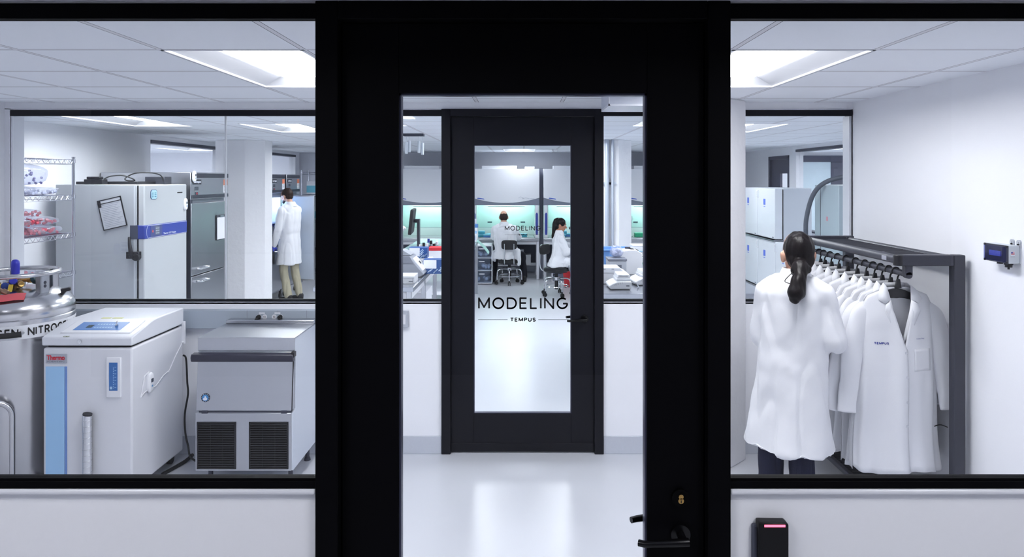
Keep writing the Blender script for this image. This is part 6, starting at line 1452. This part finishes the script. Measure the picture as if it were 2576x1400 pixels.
def coat_shell(seed=0, spread=1.0):
    """open white coat on a hanger; origin at the hook; the front looks to -Y"""
    rnd = random.Random(seed)
    ZN, ZH = -.092, -1.055; rows = 34; HWT = .205
    def wid(t): return .205+.012*math.sin(min(1, t*2.2)*PI/2)+.045*max(0, t-.25)**1.1
    def dep(t): return (.016+.042*min(1, t/.14)**.7+.022*t)*spread
    def shoulder(x): a = abs(x); return ZN+.004-.40*max(0, a-.07)-1.6*max(0, a-.165)**1.35*3 if a > .07 else ZN+.004
    def fold(phi, t): return (.016*sin(3*phi+.5+seed)+.012*sin(7*phi+1.3*seed+2*t)+.006*sin(13*phi+2+seed))*min(1, t*1.4)**1.2*spread
    tV = .31
    def xo(t): return .080*(1-t/tV)**.95 if t < tV else -.012-.01*(t-tV)
    def row(t, part, N):
        out = []; w, d = wid(t), dep(t)
        for k in range(N+1):
            s_ = k/N
            if part == 'back': phi = PI/2+PI*s_
            elif part == 'right': p0 = math.asin(max(-.9, min(.98, xo(t)/w))); phi = p0+(PI/2-p0)*s_
            else: p0 = -math.asin(max(-.9, min(.98, xo(t)/w))); phi = p0+(-PI/2-p0)*s_
            x = w*sin(phi); y = -d*cos(phi)*(1 if part != 'back' else .22+.5*min(1, t*1.3)); f = fold(phi, t)*(1 if part != 'back' else min(1, t*1.5))
            nx, ny = sin(phi), -cos(phi)
            x += nx*f*.5; y += ny*f-(.004 if part == 'left' else 0)+.012*sin(9*t+seed)*t
            zt = shoulder(x) if part != 'back' else shoulder(x)
            if part != 'back' and abs(x) < .07: zt = ZN-.0
            zh = ZH+.012*sin(phi*3+seed)*1+(.02 if part == 'left' else 0)*s_
            out.append(V3(x, y, zt+(zh-zt)*t))
        return out
    mb = MB(); N = 22
    for part, n in (('right', N), ('back', 40), ('left', N)):
        R_ = [row((i/rows)**1.15, part, n) for i in range(rows+1)]
        vs = [p for r in R_ for p in r]; m_ = n+1
        fs = [(i*m_+j, i*m_+j+1, (i+1)*m_+j+1, (i+1)*m_+j) for i in range(rows) for j in range(n)]
        mb.add(vs, fs)
    return mb
def sleeve(side, seed, lift=0):
    rnd = random.Random(seed*7+side); pts = [(.140, 0, -.205), (.172, .0, -.210), (.200, -.004, -.250), (.224, -.008, -.34), (.245, -.012, -.44), (.252, -.012, -.56), (.262, -.016, -.66), (.268, -.018, -.735)]
    pts = [V3(side*x+side*lift*max(0, -z-.2), y-.03*max(0, -z-.25), z) for x, y, z in pts]
    rx = [.055, .062, .064, .060, .055, .050, .046, .046]; ry = [.016, .022, .028, .029, .027, .025, .024, .026]; rx = [.036, .050, .058, .060, .056, .052, .049, .049]
    P_ = smoothpath(pts, 5); n = len(P_); rings = []
    for i, p in enumerate(P_):
        k = i/(n-1)*(len(rx)-1); a = int(min(k, len(rx)-2)); f = k-a; wx = rx[a]*(1-f)+rx[a+1]*f; wy = ry[a]*(1-f)+ry[a+1]*f
        T_ = (P_[min(i+1, n-1)]-P_[max(i-1, 0)]).normalized(); ux = V3(-T_.z, 0, T_.x).normalized(); uy = T_.cross(ux)
        rg = []
        for j in range(24):
            b = 2*PI*j/24; d = 1+.07*sin(3*b+i*.5+seed)+.10*noise.noise(V3(cos(b)*1.4+seed, sin(b)*1.4, i*.22+side*4))
            rg.append(p+ux*(wx*cos(b)*d)+uy*(wy*sin(b)*d))
        rings.append(rg)
    inner = [[p+(sum(rings[-1], V3(0, 0, 0))/24-p)*.1 for p in rings[-1]], [p+(sum(rings[-4], V3(0, 0, 0))/24-p)*.2 for p in rings[-4]]]
    return MB().loft(rings+inner, cap=True)
def solid(ob, th=.0022):
    m = ob.modifiers.new('cloth', 'SOLIDIFY'); m.thickness = th; m.offset = 0; return ob
def build_coat(label, c, rz, seed, first_front=False, spread=1.0, lift=0):
    t = thing('lab_coat', label, 'coat', c, rz, 'white lab coats on the coat rack')
    solid(coat_shell(seed, spread).build('coat_body', CLOTH, t, smooth=180, fix=False))
    for s_ in (-1, 1): sleeve(s_, seed, lift if s_ < 0 else .02).build('sleeve', CLOTH, t, smooth=180)
    # collar: a stand round the back of the neck folding into two points, and two lapels
    def sheet(P_, name):
        n = len(P_[0]); vs = [V3(*p) for r in P_ for p in r]; fs = [(i*n+j, i*n+j+1, (i+1)*n+j+1, (i+1)*n+j) for i in range(len(P_)-1) for j in range(n-1)]
        return solid(MB().add(vs, fs).build(name, CLOTH, t, smooth=180, fix=False), .003)
    for s_ in (-1, 1):
        d0 = -.030*spread
        a = [(s_*.058, .022, -.068), (s_*.066, .004, -.066), (s_*.068, -.022, -.078), (s_*.062, -.034, -.110), (s_*.056, d0-.012, -.150)]
        b = [(s_*.066, .030, -.098), (s_*.086, .006, -.092), (s_*.108, -.020, -.108), (s_*.122, -.038, -.146), (s_*.092, d0-.022, -.166)]
        m_ = [tuple((V3(*p)+V3(*q_))/2+V3(0, -.003, .004)) for p, q_ in zip(a, b)]
        sheet([a, m_, b], 'collar')
        lap_in = [(s_*.057, d0-.014, -.148), (s_*.044, d0-.018, -.21), (s_*.026, d0-.022, -.27), (s_*.010, d0-.024, -.33), (-s_*.002, d0-.024, -.385)]
        lap_out = [(s_*.090, d0-.024, -.170), (s_*.098, d0-.030, -.205), (s_*.068, d0-.032, -.27), (s_*.034, d0-.031, -.33), (s_*.004, d0-.028, -.388)]
        lap_m = [tuple((V3(*p)+V3(*q_))/2+V3(0, -.004, 0)) for p, q_ in zip(lap_in, lap_out)]
        sheet([lap_in, lap_m, lap_out], 'lapel')
    sheet([[(x, .024-.35*x*x*4, -.066) for x in [-.058+.0116*k for k in range(11)]], [(x*1.1, .034-.35*x*x*4, -.098) for x in [-.058+.0116*k for k in range(11)]]], 'collar_back')
    return t
def finish_front(t, spread):
    d0 = -.058*spread
    for k, z in enumerate((-.41, -.53, -.66, -.80)): MB().cyl((.004, d0-.026, z), (.004, d0-.030, z), .0065, seg=16).build('button', mat('pearl_button', (214, 216, 222), .3), t)
HY = [3.815, 3.89, 3.98, 4.065, 4.16, 4.275, 4.40, 4.52, 4.63, 4.73, 4.80]
ORD = ['second', 'third', 'fourth', 'fifth', 'sixth', 'seventh', 'eighth', 'ninth', 'tenth']
rnd = random.Random(21); protos = []
rodz = RZ_-.018+.0165+.0045
HX = SX0+.0435+o.x
for k, y in enumerate(HY):
    if k == 0: hl, cl = 'black hanger nearest the near end of the coat rack rod, holding the lettered coat', 'nearest white coat facing out, with blue lettering on the chest'
    elif k == len(HY)-1: hl, cl = 'black hanger at the far end of the coat rack rod', 'white coat at the far end of the coat rack, mostly hidden'
    else: hl, cl = '%s black hanger from the near end of the coat rack rod' % ORD[k-1], '%s white coat from the near end of the coat rack' % ORD[k-1]
    rz = math.radians([5, 9, 11, 7, 12, 8, 10, 14, 9, 11, 8][k]); hz = rodz-.0225+.004+.0
    hc = (HX, y, rodz-.0225+.004)
    hanger_at('coat_hanger', hl, hc, rz)
    if k == 0:
        t = build_coat(cl, hc, rz, 1, True, 1.05, .05); front = t
    elif k < 4:
        t = build_coat(cl, hc, rz, 2+k*3, False, .55, (.20, .06, .26)[k-1]); protos.append(t)
    else:
        t = copy_tree(protos[k % 3]); t['label'] = cl; t.location = hc; t.rotation_euler = (0, 0, rz)
# marks of the nearest coat
fb = [c for c in front.children if c.name.startswith('coat_body')][0]
def chest(x, z):       # the front of the shell at (x, z)
    from mathutils.bvhtree import BVHTree
    me = fb.data; tree = BVHTree.FromPolygons([v.co for v in me.vertices], [p.vertices for p in me.polygons])
    h = tree.ray_cast(V3(x, -1, z), V3(0, 1, 0)); return h[0].y if h[0] else -.08
for z in (-.42, -.545, -.675, -.80): 
    y = chest(-.0, z); MB().cyl((0, y-.001, z), (0, y-.0045, z), .0068, seg=16).build('button', mat('pearl_button', (206, 208, 216), .3), front)
def cloth_word(draw, x0, z0):      # lay lettering on the cloth
    for v in draw.data.vertices: v.co.y = chest(v.co.x, v.co.z)-.0032
cloth_word(sign('TEMPUS', 'lettering', INKB, front, .072, .0125, (-.118, 0, -.372), .25, .2), 0, 0)
cloth_word(lettering('Andeas Peng', 'lettering', INKB, front, .054, .0085, (.096, 0, -.352), italic=.25), 0, 0)
cloth_word(lettering('size M', 'lettering', INKB, front, .03, .008, (0, 0, -.19)), 0, 0) if False else None
for (x0, x1, z0, z1) in ((.055, .155, -.52, -.405),):
    N_ = 8; mb = MB(); g = [[V3(x0+(x1-x0)*i/N_, 0, z0+(z1-z0)*j/N_) for i in range(N_+1)] for j in range(N_+1)]
    for r_ in g:
        for p in r_: p.y = chest(p.x, p.z)-.0024
    vs = [p for r_ in g for p in r_]; mb.add(vs, [(j*(N_+1)+i, j*(N_+1)+i+1, (j+1)*(N_+1)+i+1, (j+1)*(N_+1)+i) for j in range(N_) for i in range(N_)])
    solid(mb.build('chest_pocket', CLOTH, front, smooth=180, fix=False), .002)
